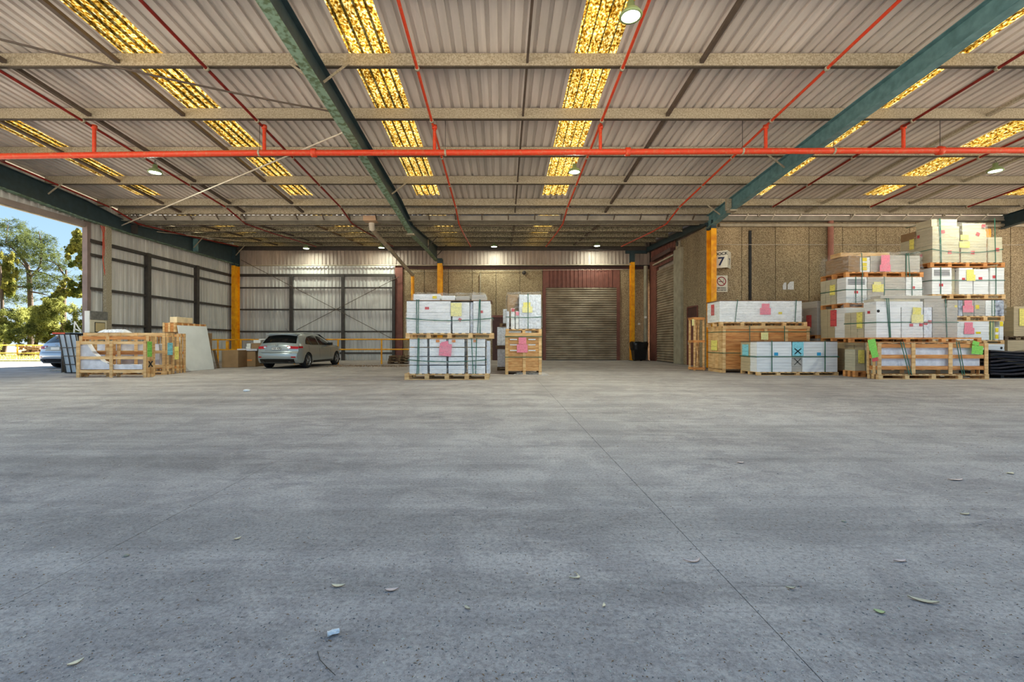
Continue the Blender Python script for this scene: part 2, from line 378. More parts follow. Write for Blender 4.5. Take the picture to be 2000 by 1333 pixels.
# floor: slabs with open joints over a bedding plane
g = MB(); g.bx(-120, 120, -60, 140, -0.5, -0.06)
g.build('ground', M['yard'], kind='structure')
floor = empty('floor', (0, 0, 0), kind='structure')
xs = [-26, -20.6, -17.6, -14.5, -11.4, -8.2, -5.1, -2.1, 1.05, 4.2, 7.3, 10.4, 13.5, 16.6, 19.7, 22.8, 26, 29.5, 33]
ys = [-8, -4.5, 0.0, 4.5, 9.1, 13.7, 18.3, 22.9, 27.6]
g = MB(); g.bx(-26, 33, -8, 27.6, -0.05, -0.008)
g.build('bedding', M['floor'], floor)
for i in range(len(xs) - 1):
    for j in range(len(ys) - 1):
        s = MB(); s.bx(xs[i] + 0.002, xs[i + 1] - 0.002, ys[j] + 0.0015, ys[j + 1] - 0.0015, -0.06, 0)
        s.build('concrete_slab', M['floor'], floor)

# corrugated sheet profile
def corr(L, x0, x1, pitch=0.23, rib=0.07, h=0.05):
    n = max(1, round((x1 - x0) / pitch)); p = (x1 - x0) / n; out = [(x0, 0)]
    for k in range(n):
        c = x0 + (k + 0.5) * p
        out += [(c - rib / 2 - 0.012, 0), (c - rib / 2, h), (c + rib / 2, h), (c + rib / 2 + 0.012, 0)]
    out.append((x1, 0)); return out
def roof_piece(x0, x1, y0, y1, m, parent, name):
    pr = corr(0, x0, x1); vs = []; fs = []; n = len(pr)
    for (y) in (y0, y1):
        for (x, h) in pr: vs.append((x, y, z_sheet(min(y, D_VAL - 1e-3) if y1 <= D_VAL else max(y, D_VAL + 1e-3)) + h))
    for (y) in (y0, y1):
        for (x, h) in pr: vs.append((x, y, z_sheet(min(y, D_VAL - 1e-3) if y1 <= D_VAL else max(y, D_VAL + 1e-3)) + h + 0.004))
    for i in range(n - 1):
        fs.append((i, i + 1, n + i + 1, n + i)); fs.append((2 * n + i, 3 * n + i, 3 * n + i + 1, 2 * n + i + 1))
    return MB().add(vs, fs).build(name, m, parent)

ceiling = empty('ceiling', (0, 0, 0), kind='structure')
SKY = [(-14.35, -13.45), (-8.35, -7.45), (-3.36, -2.44), (1.6, 2.52), (9.35, 10.27), (14.24, 15.12), (19.8, 20.7), (25.4, 26.3)]
def fill(a, b):
    n = max(1, round((b - a) / 0.92)); return [(a + (b - a) * k / n, a + (b - a) * (k + 1) / n) for k in range(n)]
cur = -16.9; cells = []
for a, b in SKY:
    cells += [(c, False) for c in fill(cur, a)] + [((a, b), True)]; cur = b
cells += [(c, False) for c in fill(cur, ROOF_X1)]
for (a, b), isky in cells:
    if isky:
        roof_piece(a, b, ROOF_Y0, 17.6, M['skylight'], ceiling, 'skylight_sheet')
        roof_piece(a, b, 17.6, D_VAL - 0.15, M['sheet'], ceiling, 'roof_sheet')
    else:
        roof_piece(a, b, ROOF_Y0, D_VAL - 0.15, M['sheet'], ceiling, 'roof_sheet')
for (a, b), isky in cells:
    if a >= X_R: break
    b = min(b, X_R + 0.1)
    roof_piece(a, b, D_VAL + 0.35, D_BACK + 0.25, M['skylight'] if isky else M['sheet'], ceiling, 'skylight_sheet' if isky else 'roof_sheet')
g = MB(); g.add([(-16.9, 18.95, z_sheet(18.95) + .05), (ROOF_X1, 18.95, z_sheet(18.95) + .05), (ROOF_X1, 19.62, z_sheet(19.62) + .06), (-16.9, 19.62, z_sheet(19.62) + .06)], [(0, 1, 2, 3)]); g.build('added_valley_cover', M['sheet'], ceiling)  # added sheet over the valley gap, stops sun leaking through
# roof cover over the concrete building, out of view but it keeps the sky out
g = MB(); g.bx(X_R + 0.1, ROOF_X1, D_VAL + 0.35, D_BACK + 3, CH + 5.6, CH + 5.7); g.build('unseen_roof_cover', M['sheet'], ceiling)

# C purlins
def purlin(y, zb, x0, x1, h=0.29, t=0.006, fl=0.085):
    s = MB()
    s.bx(x0, x1, y - t / 2, y + t / 2, zb, zb + h)
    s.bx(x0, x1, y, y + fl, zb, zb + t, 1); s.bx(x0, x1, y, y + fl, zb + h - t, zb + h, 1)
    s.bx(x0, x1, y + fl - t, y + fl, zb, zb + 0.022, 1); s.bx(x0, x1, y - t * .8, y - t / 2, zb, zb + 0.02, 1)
    s.build('purlin', [M['galv'] if y < 19 else M['galv_old'], M['flange_shade']], ceiling)
PUR = [6.6, 7.75, 9.78, 11.80, 13.81, 15.84, 17.89, 18.85]
BAYS = [(-16.25, -3.983), (-3.977, 8.827), (8.833, 21.4), (21.42, 33)]
for y in PUR:
    for a, b in BAYS: purlin(y, z_pb(y), a, b)
FPUR = [19.62, 21.45, 23.3, 25.15, 27.0]
for y in FPUR:
    for a, b in ((-16.25, -3.983), (-3.977, 8.7)): purlin(y, z_pb(y), a, b, 0.25)
# eave beam at the back
g = MB(); g.bx(-16.2, 8.9, 27.2, 27.28, PZ(489, 27.2), PZ(481.5, 27.2)); g.build('eave_beam', M['darksteel'], ceiling)

# valley gutter with its brackets
gut = MB()
gy0, gy1 = 18.98, 19.5; gz = PZ(431.5, 19.0)
gut.bx(-16.2, ROOF_X1, gy0, gy0 + 0.02, gz, gz + 0.21); gut.bx(-16.2, ROOF_X1, gy0, gy1, gz, gz + 0.015); gut.bx(-16.2, ROOF_X1, gy1 - 0.02, gy1, gz, gz + 0.36)
gut.bx(-16.2, ROOF_X1, gy0 - 0.03, gy0, gz, gz + 0.035)
go = gut.build('valley_gutter', mat('dusty_gutter_steel', (160, 152, 138), 0.6, 0.1, 0.3, 3, coord='World'), label='long grey steel valley gutter running under the lowest line of the roof', cat='gutter')
x = -15.4
while x < 24:
    MB().bar((x, gy0 - 0.02, gz + 0.03), (x, 18.72, gz + 0.22), 0.045, 0.03).build('gutter_strap', M['rod' if x > 8.9 else 'bridging'], go)
    x += 1.12

# rafters (I sections) and columns
def rafter(X, segs, ms, name='rafter'):
    """segs: list of (y, z_bottom, z_top); ms = web, flange material"""
    o = empty(name, (0, 0, 0)); o.parent = ceiling
    w_ = MB(); fl = MB(); ft = MB()
    for (ya, ba, ta), (yb, bb, tb) in zip(segs[:-1], segs[1:]):
        hw = 0.006
        w_.add([(X - hw, ya, ba), (X + hw, ya, ba), (X + hw, ya, ta), (X - hw, ya, ta), (X - hw, yb, bb), (X + hw, yb, bb), (X + hw, yb, tb), (X - hw, yb, tb)], [(0, 1, 5, 4), (1, 2, 6, 5), (2, 3, 7, 6), (3, 0, 4, 7), (0, 3, 2, 1), (4, 5, 6, 7)])
        fl.bar((X, ya, ba), (X, yb, bb), 0.23, 0.018); ft.bar((X, ya, ta), (X, yb, tb), 0.23, 0.018)
    w_.build('web', ms[0], o); fl.build('bottom_flange', ms[1], o); ft.build('top_flange', ms[0], o)
    return o
def zr(d, k): return CH + k - 0.0713 * d
r1 = rafter(-3.98, [(ROOF_Y0, zr(ROOF_Y0, 6.22), zr(ROOF_Y0, 6.74)), (17.2, zr(17.2, 6.22), zr(17.2, 6.74)), (19.5, CH + 4.75, CH + 5.13), (23.4, CH + 4.92, CH + 5.48), (27.35, CH + 4.98, CH + 5.83)], (M['teal_dark'], M['teal_worn']))
MB().box((-3.98, 19.5, CH + 4.72), (0.16, 0.12, 0.025)).build('splice_plate', M['galv'], r1)
for xx in (-4.07, -3.89): MB().box((xx, 23.6, CH + 5.2), (0.012, 0.08, 0.25)).build('stiffener', M['pipe_grey'], r1)
r2 = rafter(8.83, [(ROOF_Y0, zr(ROOF_Y0, 6.30), zr(ROOF_Y0, 6.74)), (17.0, zr(17.0, 6.30), zr(17.0, 6.74)), (19.1, CH + 4.86, CH + 5.38)], (M['teal'], M['teal']))
MB().box((8.70, 17.1, CH + 5.28), (0.10, 0.05, 0.22)).build('stiffener', M['galv'], r2)
MB().box((8.83, 17.1, CH + 5.04), (0.14, 0.16, 0.03)).build('splice_plate', M['galv'], r2)
r3 = rafter(21.41, [(ROOF_Y0, zr(ROOF_Y0, 6.30), zr(ROOF_Y0, 6.74)), (17.0, zr(17.0, 6.30), zr(17.0, 6.74)), (19.1, CH + 4.86, CH + 5.38)], (M['teal_dark'], M['teal_dark']))
r4 = rafter(-16.2, [(ROOF_Y0, zr(ROOF_Y0, 6.02), zr(ROOF_Y0, 6.74)), (17.2, zr(17.2, 6.02), zr(17.2, 6.74)), (19.5, CH + 4.72, CH + 5.13), (27.35, CH + 4.75, CH + 5.83)], (M['teal_dark'], M['teal_worn']))
for (yy, mm) in ((19.5, M['darksteel']), (23.4, M['teal'])): MB().box((-16.08, yy, CH + 5.1), (0.11, 0.05, 0.33)).build('stiffener', mm, r4)
# side beam along the concrete building and the beam to the back column
g = MB(); g.bar((8.92, 19.3, CH + 5.25), (8.92, 27.3, CH + 5.66), 0.16, 0.29); g.build('side_beam', M['teal_dark'], ceiling)
g = MB(); g.bx(7.6, 8.9, 27.25, 27.4, CH + 5.45, CH + 5.62); g.build('tie_beam', M['teal_dark'], ceiling)

def column(X, y0, dpt, ztop, zyel, label, wd=0.22, zy0=0.0, my=None):
    o = empty('steel_column', (X, y0 + dpt / 2, 0), label=label, cat='column')
    for nm, zz0, zz1, mm in (('painted_lower_shaft', zy0, zyel, my or M['yellow']), ('upper_shaft', zyel, ztop, M['teal_dark'])):
        s = MB(); s.bx(-wd / 2, wd / 2, -dpt / 2, -dpt / 2 + 0.02, zz0, zz1); s.bx(-wd / 2, wd / 2, dpt / 2 - 0.02, dpt / 2, zz0, zz1); s.bx(-0.008, 0.008, -dpt / 2 + 0.02, dpt / 2 - 0.02, zz0, zz1)
        s.build(nm, mm, o)
    MB().bx(-wd / 2 - 0.08, wd / 2 + 0.08, -dpt / 2 - 0.08, dpt / 2 + 0.08, 0, 0.02).build('base_plate', M['darksteel'], o)
    return o
column(8.86, 18.6, 0.45, CH + 5.12, PZ(447, 18.7), 'thick yellow steel column with teal top beside the dock sign')
column(-16.13, 26.75, 0.5, CH + 5.6, PZ(520, 27), 'yellow steel column in the far left corner behind the silver hatchback')
column(-3.76, 27.0, 0.38, CH + 5.1, PZ(515, 27.1), 'yellow steel column rising behind the tall wrapped pallet stack', 0.3)
column(PX(1236, 27.0), 27.0, 0.3, CH + 5.5, PZ(512, 27.0), 'slim yellow steel column between roller door and wheelie bin', 0.24)

# bridging bars between purlins, fly braces
for X, wd in ((-13.6, 0.1), (-10.9, 0.1), (-8.42, 0.1), (0.56, 0.05), (4.38, 0.09), (12.87, 0.1), (16.42, 0.1)):
    for a, b in zip(PUR[:-1], PUR[1:]):
        MB().bar((X, a + 0.09, z_pb(a) + 0.10), (X, b - 0.02, z_pb(b) + 0.10), wd, 0.08).build('bridging', M['bridging'] if X < 8 else M['galv'], ceiling)
for X in (-13.6, -10.9, -8.42, 0.56, 4.38):
    for a, b in zip(FPUR[:-1], FPUR[1:]):
        MB().bar((X, a + 0.09, z_pb(a) + 0.08), (X, b - 0.02, z_pb(b) + 0.08), 0.09, 0.07).build('bridging', M['bridging'], ceiling)
def fly(X, side, y, mm='galv'):
    zb = z_pb(y)
    MB().bar((X, y - 0.03, zb - (0.36 if y < 19 else 0.55)), (X + side * 0.55, y - 0.03, zb + 0.06), 0.05, 0.02, up=(0, 1, 0)).build('fly_brace', M[mm], ceiling)
for y in (9.78, 15.84): fly(-3.9, 1, y)
for y in (9.78,): fly(-4.1, -1, y)
for y in (23.3, 27.0): fly(-3.9, 1, y, 'darksteel')
for y in (13.81, 17.89): fly(8.75, -1, y)
for y in (17.89,): fly(21.3, -1, y)
for y in (15.84, 23.3, 27.0): fly(-16.1, 1, y)

# corrugated wall pieces: along x at depth y, or along y at position x
def wall_x(x0, x1, y, z0, z1, m, parent, name='wall_sheet', pitch=0.22):
    for (a, b) in fill(x0, x1):
        pr = corr(0, a, b, pitch, 0.07, 0.05); n = len(pr)
        vs = [(x, y - h, z0) for x, h in pr] + [(x, y - h, z1) for x, h in pr]
        MB().add(vs, [(i, i + 1, n + i + 1, n + i) for i in range(n - 1)]).build(name, m, parent)
def wall_y(y0, y1, X, z0f, z1f, m, parent, name='wall_sheet', pitch=0.22, sgn=1):
    for (a, b) in fill(y0, y1):
        pr = corr(0, a, b, pitch, 0.07, 0.05); n = len(pr)
        vs = [(X + sgn * h, y, z0f(y)) for y, h in pr] + [(X + sgn * h, y, z1f(y)) for y, h in pr]
        MB().add(vs, [(i, i + 1, n + i + 1, n + i) for i in range(n - 1)]).build(name, m, parent)

# back wall
wb = empty('wall_back', (0, 0, 0), kind='structure')
zt, zm = PZ(483, D_BACK), PZ(518, D_BACK)
wall_x(X_L, X_R, D_BACK, zm, zt + 0.42, M['fascia'], wb, 'fascia_sheet')
xa, xb, xc = PX(772, D_BACK), PX(787, D_BACK), PX(1060, D_BACK)
wall_x(X_L, xa, D_BACK, 0, zm, M['wall_sheet'], wb)
MB().bx(xa, xb, D_BACK - 0.12, D_BACK + 0.05, 0, PZ(521, D_BACK)).build('brown_pillar', M['brown'], wb)
MB().bx(xa, X_R, D_BACK - 0.06, D_BACK + 0.02, PZ(526, D_BACK), PZ(521.5, D_BACK)).build('capping', M['brown_dark'], wb)
def panels_x(x0, x1, y, z0, z1, joints, parent, th=0.16):
    js = [x0] + [j for j in joints if x0 + 0.2 < j < x1 - 0.2] + [x1]
    for a, b in zip(js[:-1], js[1:]):
        me = MB().bx(a + 0.012, b - 0.012, y, y + th, z0, z1).mesh('concrete_panel', M['aggr']); bevel(me, 0.008)
        link('concrete_panel', me, parent)
J = [PX(829 + 46.6 * k, D_BACK) for k in range(-2, 10)]
zc = PZ(526, D_BACK)
panels_x(xb, xc, D_BACK, 0, zc, J, wb)
dx0, dx1 = PX(1066, D_BACK), PX(1204, D_BACK)
bx0, bx1 = PX(1060, D_BACK), PX(1210, D_BACK)
panels_x(bx1, X_R, D_BACK, 0, zc, [PX(1240, D_BACK)], wb)
MB().bx(X_L - 0.2, X_R + 0.3, D_BACK + 0.17, D_BACK + 0.2, 0, zt + 0.42).build('wall_lining', M['darksteel'], wb)

def shutter(name, W, H, origin, rz, slat=0.14):
    """roller shutter in local x (width), z up, facing local -y; origin at left foot"""
    d = empty(name, origin, rz, kind='structure')
    n = int(H / slat)
    me = None
    for k in range(n):
        if me is None:
            pr = []
            for i in range(7):
                a = PI * i / 6; pr.append((-0.042 * math.sin(a), 0.008 + (slat - 0.016) * i / 6))
            pr = [(0.004, 0.0)] + pr + [(0.004, slat)]
            vs = [(0, y, z) for y, z in pr] + [(W, y, z) for y, z in pr]; q = len(pr)
            me = MB().add(vs, [(i, i + 1, q + i + 1, q + i) for i in range(q - 1)], 0, False).mesh('slat', M['shutter'])
        link('slat', me, d, (0, 0, k * slat))
    MB().bx(0, W, -0.04, 0.02, -0.0, 0.05).build('bottom_rail', M['darksteel'], d)
    return d
M['shutter'] = mat('roller_shutter_steel', (166, 150, 128), 0.5, 0.2, 0.3, 1.3, rgb2=(130, 114, 94), coord='World', stretch=(1, 1, 1.6))
zsh = PZ(562, D_BACK)
shutter('door_1', dx1 - dx0, zsh, (dx0, D_BACK - 0.01, 0), 0)
MB().bx(bx0, dx0, D_BACK - 0.1, D_BACK + 0.1, 0, zsh).build('trim_1', M['brown'], kind='structure')
MB().bx(dx1, bx1, D_BACK - 0.1, D_BACK + 0.1, 0, zsh).build('trim_2', M['brown'], kind='structure')
lin_ = empty('trim_3', (0, 0, 0), kind='structure')
MB().bx(bx0, PX(1072, D_BACK), D_BACK - 0.05, D_BACK + 0.1, zsh, zc).build('end_panel', M['brown'], lin_)
MB().bx(PX(1198, D_BACK), bx1, D_BACK - 0.05, D_BACK + 0.1, zsh, zc).build('end_panel', M['brown'], lin_)
wall_x(PX(1072, D_BACK), PX(1198, D_BACK), D_BACK - 0.02, zsh, zc, M['brown'], lin_, 'brown_sheet', 0.24)
# brown door behind the pallet stacks
dd = empty('door_2', (0, 0, 0), kind='structure')
MB().bx(PX(962, 27.3), PX(988, 27.3), 27.38, 27.46, 0, PZ(617, 27.3)).build('door_leaf', M['brown_dark'], dd)
MB().bx(PX(960, 27.3), PX(990, 27.3), 27.35, 27.44, PZ(620, 27.3), PZ(616, 27.3)).build('door_head', M['brown'], dd)
# dark steel frame, girts and posts on the corrugated back wall
for y_, h_, mm in ((538, 0.16, 'darksteel'), (562.5, 0.09, 'darksteel'), (605, 0.09, 'darksteel'), (648, 0.09, 'darksteel'), (690, 0.09, 'darksteel')):
    z = PZ(y_, 27.35)
    MB().bx(X_L + 0.2, xa, 27.33, 27.42, z - h_ / 2, z + h_ / 2).build('girt', M[mm], wb)
for x_ in (569, 670, 769):
    MB().bx(PX(x_, 27.3) - 0.09, PX(x_, 27.3) + 0.09, 27.22, 27.34, 0, PZ(538, 27.3)).build('wall_post', M['darksteel'], wb)
MB().tube([(X_L + 0.3, 27.3, PZ(519, 27.3)), (PX(1232, 27.3), 27.3, PZ(517.5, 27.3))], 0.04).build('wall_conduit', M['pipe_grey'], label='thin horizontal pipe running along the whole back wall under the upper cladding', cat='pipe')
for k, (a, b, lb) in enumerate((((471, 508), (764, 661), 'thin diagonal brace rod crossing the corrugated back wall downward toward the old pallets'), ((779, 541), (579, 645), 'thin diagonal brace rod rising across the corrugated back wall from behind the hatchback'))):
    MB().tube([P(*a, 27.18 + 0.03 * k), P(*b, 27.18 + 0.03 * k)], 0.018, 6).build('brace_rod', M['bridging'], label=lb, cat='rod')

# left wall with the vehicle opening
wl = empty('wall_left', (0, 0, 0), kind='structure')
Y_J = 17.6
zrf = lambda y: CH + (6.72 - 0.0713 * y if y < 19.5 else 5.33 + 0.06 * (y - 19.5)) + 0.3
zlin = CH + 4.6
wall_y(Y_J, D_BACK, X_L, lambda y: 0, zrf, M['wall_sheet'], wl)
wall_y(ROOF_Y0, Y_J, X_L, lambda y: zlin, zrf, M['wall_sheet'], wl)
MB().bx(X_L - 0.06, X_L + 0.1, ROOF_Y0, Y_J, zlin - 0.03, zlin + 0.16).build('lintel', mat('lintel_steel', (150, 136, 130), 0.6, 0.1, 0.2, 3), wl)
MB().bx(X_L - 0.08, X_L + 0.02, ROOF_Y0, Y_J, zlin - 0.07, zlin - 0.03).build('drip_edge', M['pipe_grey'], wl)
MB().bx(X_L - 0.06, X_L + 0.14, Y_J - 0.02, Y_J + 0.14, 0, zrf(Y_J) - 0.3).build('jamb_post', mat('jamb_steel', (134, 116, 110), 0.6, 0.1, 0.2, 3), wl)
for z_, h_ in ((4.05, 0.14), (3.5, 0.11), (2.15, 0.11), (0.72, 0.1)):
    MB().bx(X_L + 0.05, X_L + 0.15, Y_J + 0.1, 27.0, CH + z_ - h_ / 2, CH + z_ + h_ / 2).build('girt', M['darksteel'], wl)
for yy in (20.6, 23.9):
    MB().bx(X_L + 0.05, X_L + 0.22, yy - 0.1, yy + 0.1, 0, CH + 4.12).build('wall_post', M['darksteel'], wl)
MB().bx(X_L + 0.16, X_L + 0.3, 18.25, 18.5, 0, zrf(18.4) - 0.75).build('cable_trunking', M['galv'], label='tall galvanised cable duct running up the left wall above the meter box', cat='cable duct')
rcb = empty('red_cables', (0, 0, 0), label='bunch of thin red cables running up the left wall above the meter box', cat='cables')
for k in range(4):
    a = Vector((X_L + 0.24, 18.28 + 0.06 * k, CH + 2.6 + 0.2 * k)); b = Vector((X_L + 0.16, 17.95 + 0.12 * k, zrf(18) - 0.45))
    MB().tube([a, a.lerp(b, 0.3), a.lerp(b, 0.7) + Vector((0.05, 0.12 * (2 - k) * .5, 0)), b], 0.014, 5).build('cable', M['red'], rcb)

# concrete building on the right
wr = empty('wall_right', (0, 0, 0), kind='structure')
zfr = gz - 0.01
panels_x(X_R, 33, D_VAL, 0, zfr, [PX(1449 + 65.6 * k, D_VAL) for k in range(-1, 22)], wr, 0.2)
g = MB(); g.bx(PX(1464.5, 19.1), PX(1469, 19.1), D_VAL - 0.06, D_VAL, 1.0, PZ(450, 19.1)); g.build('black_downpipe', M['black'], label='narrow black vertical pipe on the pebbled wall right of the dock sign', cat='pipe')
def panels_y(y0, y1, X, z0, z1, joints, parent):
    js = [y0] + joints + [y1]
    for a, b in zip(js[:-1], js[1:]):
        me = MB().bx(X, X + 0.16, a + 0.007, b - 0.007, z0, z1).mesh('concrete_panel', M['aggr']); bevel(me, 0.008); link('concrete_panel', me, parent)
zb_ = CH + 5.2
ws = empty('wall_side', (0, 0, 0), kind='structure')
MB().bx(X_R + 0.12, X_R + 0.16, D_VAL + .1, D_BACK + .2, CH + 3.6, CH + 6.35).build('upper_cladding', M['fascia'], ws)
panels_y(D_VAL + 0.21, 20.72, X_R, 0, zb_, [], ws)
panels_y(20.72, 21.9, X_R, 2.86, zb_, [], ws)
panels_y(21.9, 22.4, X_R, 0, zb_, [], ws)
# side roller door, its header, side column
yd0, yd1 = 23.36, 26.2
shutter('door_3', yd1 - yd0, CH + 4.35, (X_R + 0.02, yd1, 0), -PI / 2)
MB().bx(X_R - 0.06, X_R + 0.1, yd1, 27.3, 0, CH + 4.9).build('trim_4', M['brown'], kind='structure')
h3 = empty('trim_5', (0, 0, 0), kind='structure')
wall_y(yd0, yd1 + 1.0, X_R, lambda y: CH + 4.4, lambda y: CH + 5.5, M['brown'], h3, 'brown_sheet', 0.24, -1)
MB().bx(X_R - 0.3, X_R - 0.02, yd0, yd1 + 0.2, CH + 4.78, CH + 4.98).build('shutter_drum', M['brown_dark'], h3)
MB().bx(X_R - 0.16, X_R - 0.02, yd0, yd1 + 0.3, CH + 4.55, CH + 4.63).build('shutter_guide', M['pipe_grey'], h3)
me = MB().bx(X_R - 0.14, X_R + 0.2, 22.4, 23.34, 0, PZ(484, 22.6)).mesh('trim_6', M['concrete']); bevel(me, 0.02); link('trim_6', me, kind='structure')
MB().bx(X_R - 0.02, X_R + 0.2, 22.4, 23.34, PZ(484, 22.6), CH + 5.2).build('trim_7', M['aggr'], kind='structure')
pu = empty('shutter_winch', (X_R - 0.1, 22.75, PZ(484, 22.6)), label='small grey winch bracket on top of the concrete door column', cat='winch')
MB().bx(-0.05, 0.06, -0.12, 0.12, 0, 0.36).build('bracket', M['galv'], pu)
MB().lathe([(0.001, -0.12), (0.11, -0.12), (0.11, -0.06), (0.001, -0.06)], 16, 'X', (0.02, 0, 0.22)).build('pulley', M['darksteel'], pu)
# personnel door
d4 = empty('door_4', (X_R + 0.02, 20.72, 0), kind='structure')
MB().bx(-0.03, 0.06, 0.06, 1.12, 0, 2.25).build('door_leaf', M['brown'], d4)
MB().bx(-0.03, 0.06, 0.06, 1.12, 2.33, 2.78).build('transom_panel', M['brown_dark'], d4)
for a, b, c, d in ((0, 0.06, 0, 2.84), (1.12, 1.18, 0, 2.84)): MB().bx(-0.06, 0.06, a, b, c, d).build('door_frame', M['brown'], d4)
MB().bx(-0.06, 0.06, 0.06, 1.12, 2.25, 2.33).build('door_frame', M['brown'], d4); MB().bx(-0.06, 0.06, 0.06, 1.12, 2.78, 2.84).build('door_frame', M['brown'], d4)
MB().bx(-0.09, -0.03, 0.9, 0.96, 1.0, 1.16).build('door_handle', M['rod'], d4)

# pipes on the walls
MB().tube([(PX(1405, 19.0), 19.02, PZ(439.5, 19.0)), (33, 19.02, PZ(440.5, 19.0))], 0.075, 14).build('wall_pipe', M['pipe_grey'], label='long pale horizontal pipe under the gutter on the pebbled wall', cat='pipe')
MB().tube([(PX(1625, 19.0), 19.08, 0), (PX(1625, 19.0), 19.08, gz)], 0.11, 14).build('downpipe', M['pipe_pink'], label='reddish brown downpipe on the pebbled wall behind the tall wrapped stacks', cat='pipe')
MB().tube([P(1397, 478, 19.1), P(1560, 478, 19.15), P(1800, 478.5, 19.15), P(2000, 478.5, 19.15), P(2300, 479, 19.15)], 0.012, 5).build('wall_cable', M['rod'], label='thin white cable strung level across the pebbled wall above the signs', cat='cable')
MB().tube([P(790, 530.5, 27.4), P(1236, 526.5, 27.4)], 0.012, 5).build('wall_cable', M['rod'], label='thin white cable strung along the back wall above the brown lintel', cat='cable')
MB().tube([P(1261, 520, 27.2), P(1261, 668, 27.2), (PX(1261, 27.2), 27.2, 0)], 0.13, 14).build('downpipe', M['concrete'], label='thick pale grey downpipe in the back corner behind the black bin', cat='pipe')
# sloping gutter outlet pipe ending in a yellow foot
gb = empty('outlet_pipe', (PX(727, 19.3), 19.3, 0), label='grey drain pipe slanting from the valley gutter to the back wall', cat='pipe')
o = gb.location
rel = lambda v: Vector(v) - o
MB().bx(-0.27, 0.27, -0.42, 0.0, gz - 0.02, gz + 0.19).build('rain_head', mat('tan_box', (190, 156, 126), 0.6, 0, 0.1, 3), gb)
a = Vector((PX(727, 19.3), 19.3, gz)); b = P(727, 448, 19.5); c = P(806, 538, 27.15)
MB().tube([rel(a), rel(P(726, 438, 19.3)), rel(b)], 0.13, 14).build('elbow', mat('pale_elbow', (206, 196, 180), 0.5, 0, 0.1, 3), gb)
MB().tube([rel(b), rel(c)], 0.10, 14).build('sloping_pipe', M['pipe_grey'], gb)
MB().tube([rel(c), rel((c.x, 27.15, 0.0))], 0.10, 14).build('yellow_foot_pipe', M['yellow'], gb, label='yellow painted lower pipe')

# sprinkler system
Ym = 12.1
pts = [P(-14, 306, Ym), P(0, 305.5, Ym), P(500, 299, Ym), P(1000, 298, Ym), P(1450, 295.5, Ym), P(2000, 294, Ym), P(2400, 293, Ym)]
mp_ = empty('sprinkler_main', (0, Ym, 0), label='thick orange red sprinkler main pipe crossing the whole shed under the roof', cat='pipe')
o = Vector((0, Ym, 0))
MB().tube([p - o for p in pts], 0.078, 16).build('main_pipe', M['red'], mp_)
MB().tube([P(2, 305, Ym) - o, P(-6, 309, Ym + .25) - o, P(6, 313, 14.0) - o], 0.05, 8).build('end_branch', M['red_dark'], mp_)
def zmain(px):
    for a, b in zip(pts[:-1], pts[1:]):
        xa_, xb_ = CX + a.x * F / Ym, CX + b.x * F / Ym
        if xa_ <= px <= xb_: return a.z + (b.z - a.z) * (px - xa_) / (xb_ - xa_)
for px in (613, 1226, 1836):
    MB().lathe([(0.079, -0.07), (0.115, -0.06), (0.115, 0.06), (0.079, 0.07)], 14, 'X', (PX(px, Ym), 0, zmain(px))).build('coupling', M['red'], mp_)
for px in (507, 870, 1450, 1628, 1836):
    MB().lathe([(0.08, -0.025), (0.092, -0.025), (0.092, 0.025), (0.08, 0.025)], 12, 'X', (PX(px, Ym), 0, zmain(px))).build('pipe_clamp', M['galv'], mp_)
    MB().tube([(PX(px, Ym), 0, zmain(px) + 0.08), (PX(px, Ym), 0, z_sheet(Ym) - 0.02)], 0.008, 5).build('hanger_rod', M['darksteel'], mp_)
for i, X in enumerate((-15.75, -11.1, -6.48, -1.857, 2.648, 7.14, 10.88, 14.8, 18.7)):
    col_ = ['first', 'second', 'third', 'fourth', 'fifth', 'sixth', 'seventh', 'eighth', 'last'][i]
    zb1 = lambda y: z_pb(y) - 0.045
    ys_ = [ROOF_Y0 + 0.2, 9, 12.1, 17.95]
    pp = [(X, y, zb1(y)) for y in ys_]
    if X < 8.5: pp += [(X, 19.3, gz - 0.05), (X, 21.45, z_pb(21.45) - 0.05), (X, 26.6, z_pb(26.6) - 0.06)]
    b_ = empty('sprinkler_branch', (X, 12, 0), label='%s of nine thin red sprinkler pipes running front to back, counted from the left' % col_, cat='pipe')
    o = Vector((X, 12, 0))
    MB().tube([Vector(p) - o for p in pp], 0.034, 8).build('branch_pipe', M['red_dark'] if X < -3 or X > 10 else M['red'], b_)
    for y in PUR[1:8]:
        MB().lathe([(0.035, -0.03), (0.055, -0.03), (0.055, 0.03), (0.035, 0.03)], 10, 'Y', (0, y - 12, zb1(y))).build('pipe_clip', M['galv'], b_)
    if X > -15:
        xr = X + 0.03
        MB().tube([(xr - X, 0.1, zmain(CX + xr * F / Ym) + 0.05), (xr - X, 0.1, zb1(12.1))], 0.045, 10).build('riser', M['red'], b_)
        MB().lathe([(0.05, -0.05), (0.07, -0.05), (0.07, 0.05), (0.05, 0.05)], 10, 'Z', (xr - X, 0.1, zb1(12.1))).build('tee_fitting', M['red'], b_)

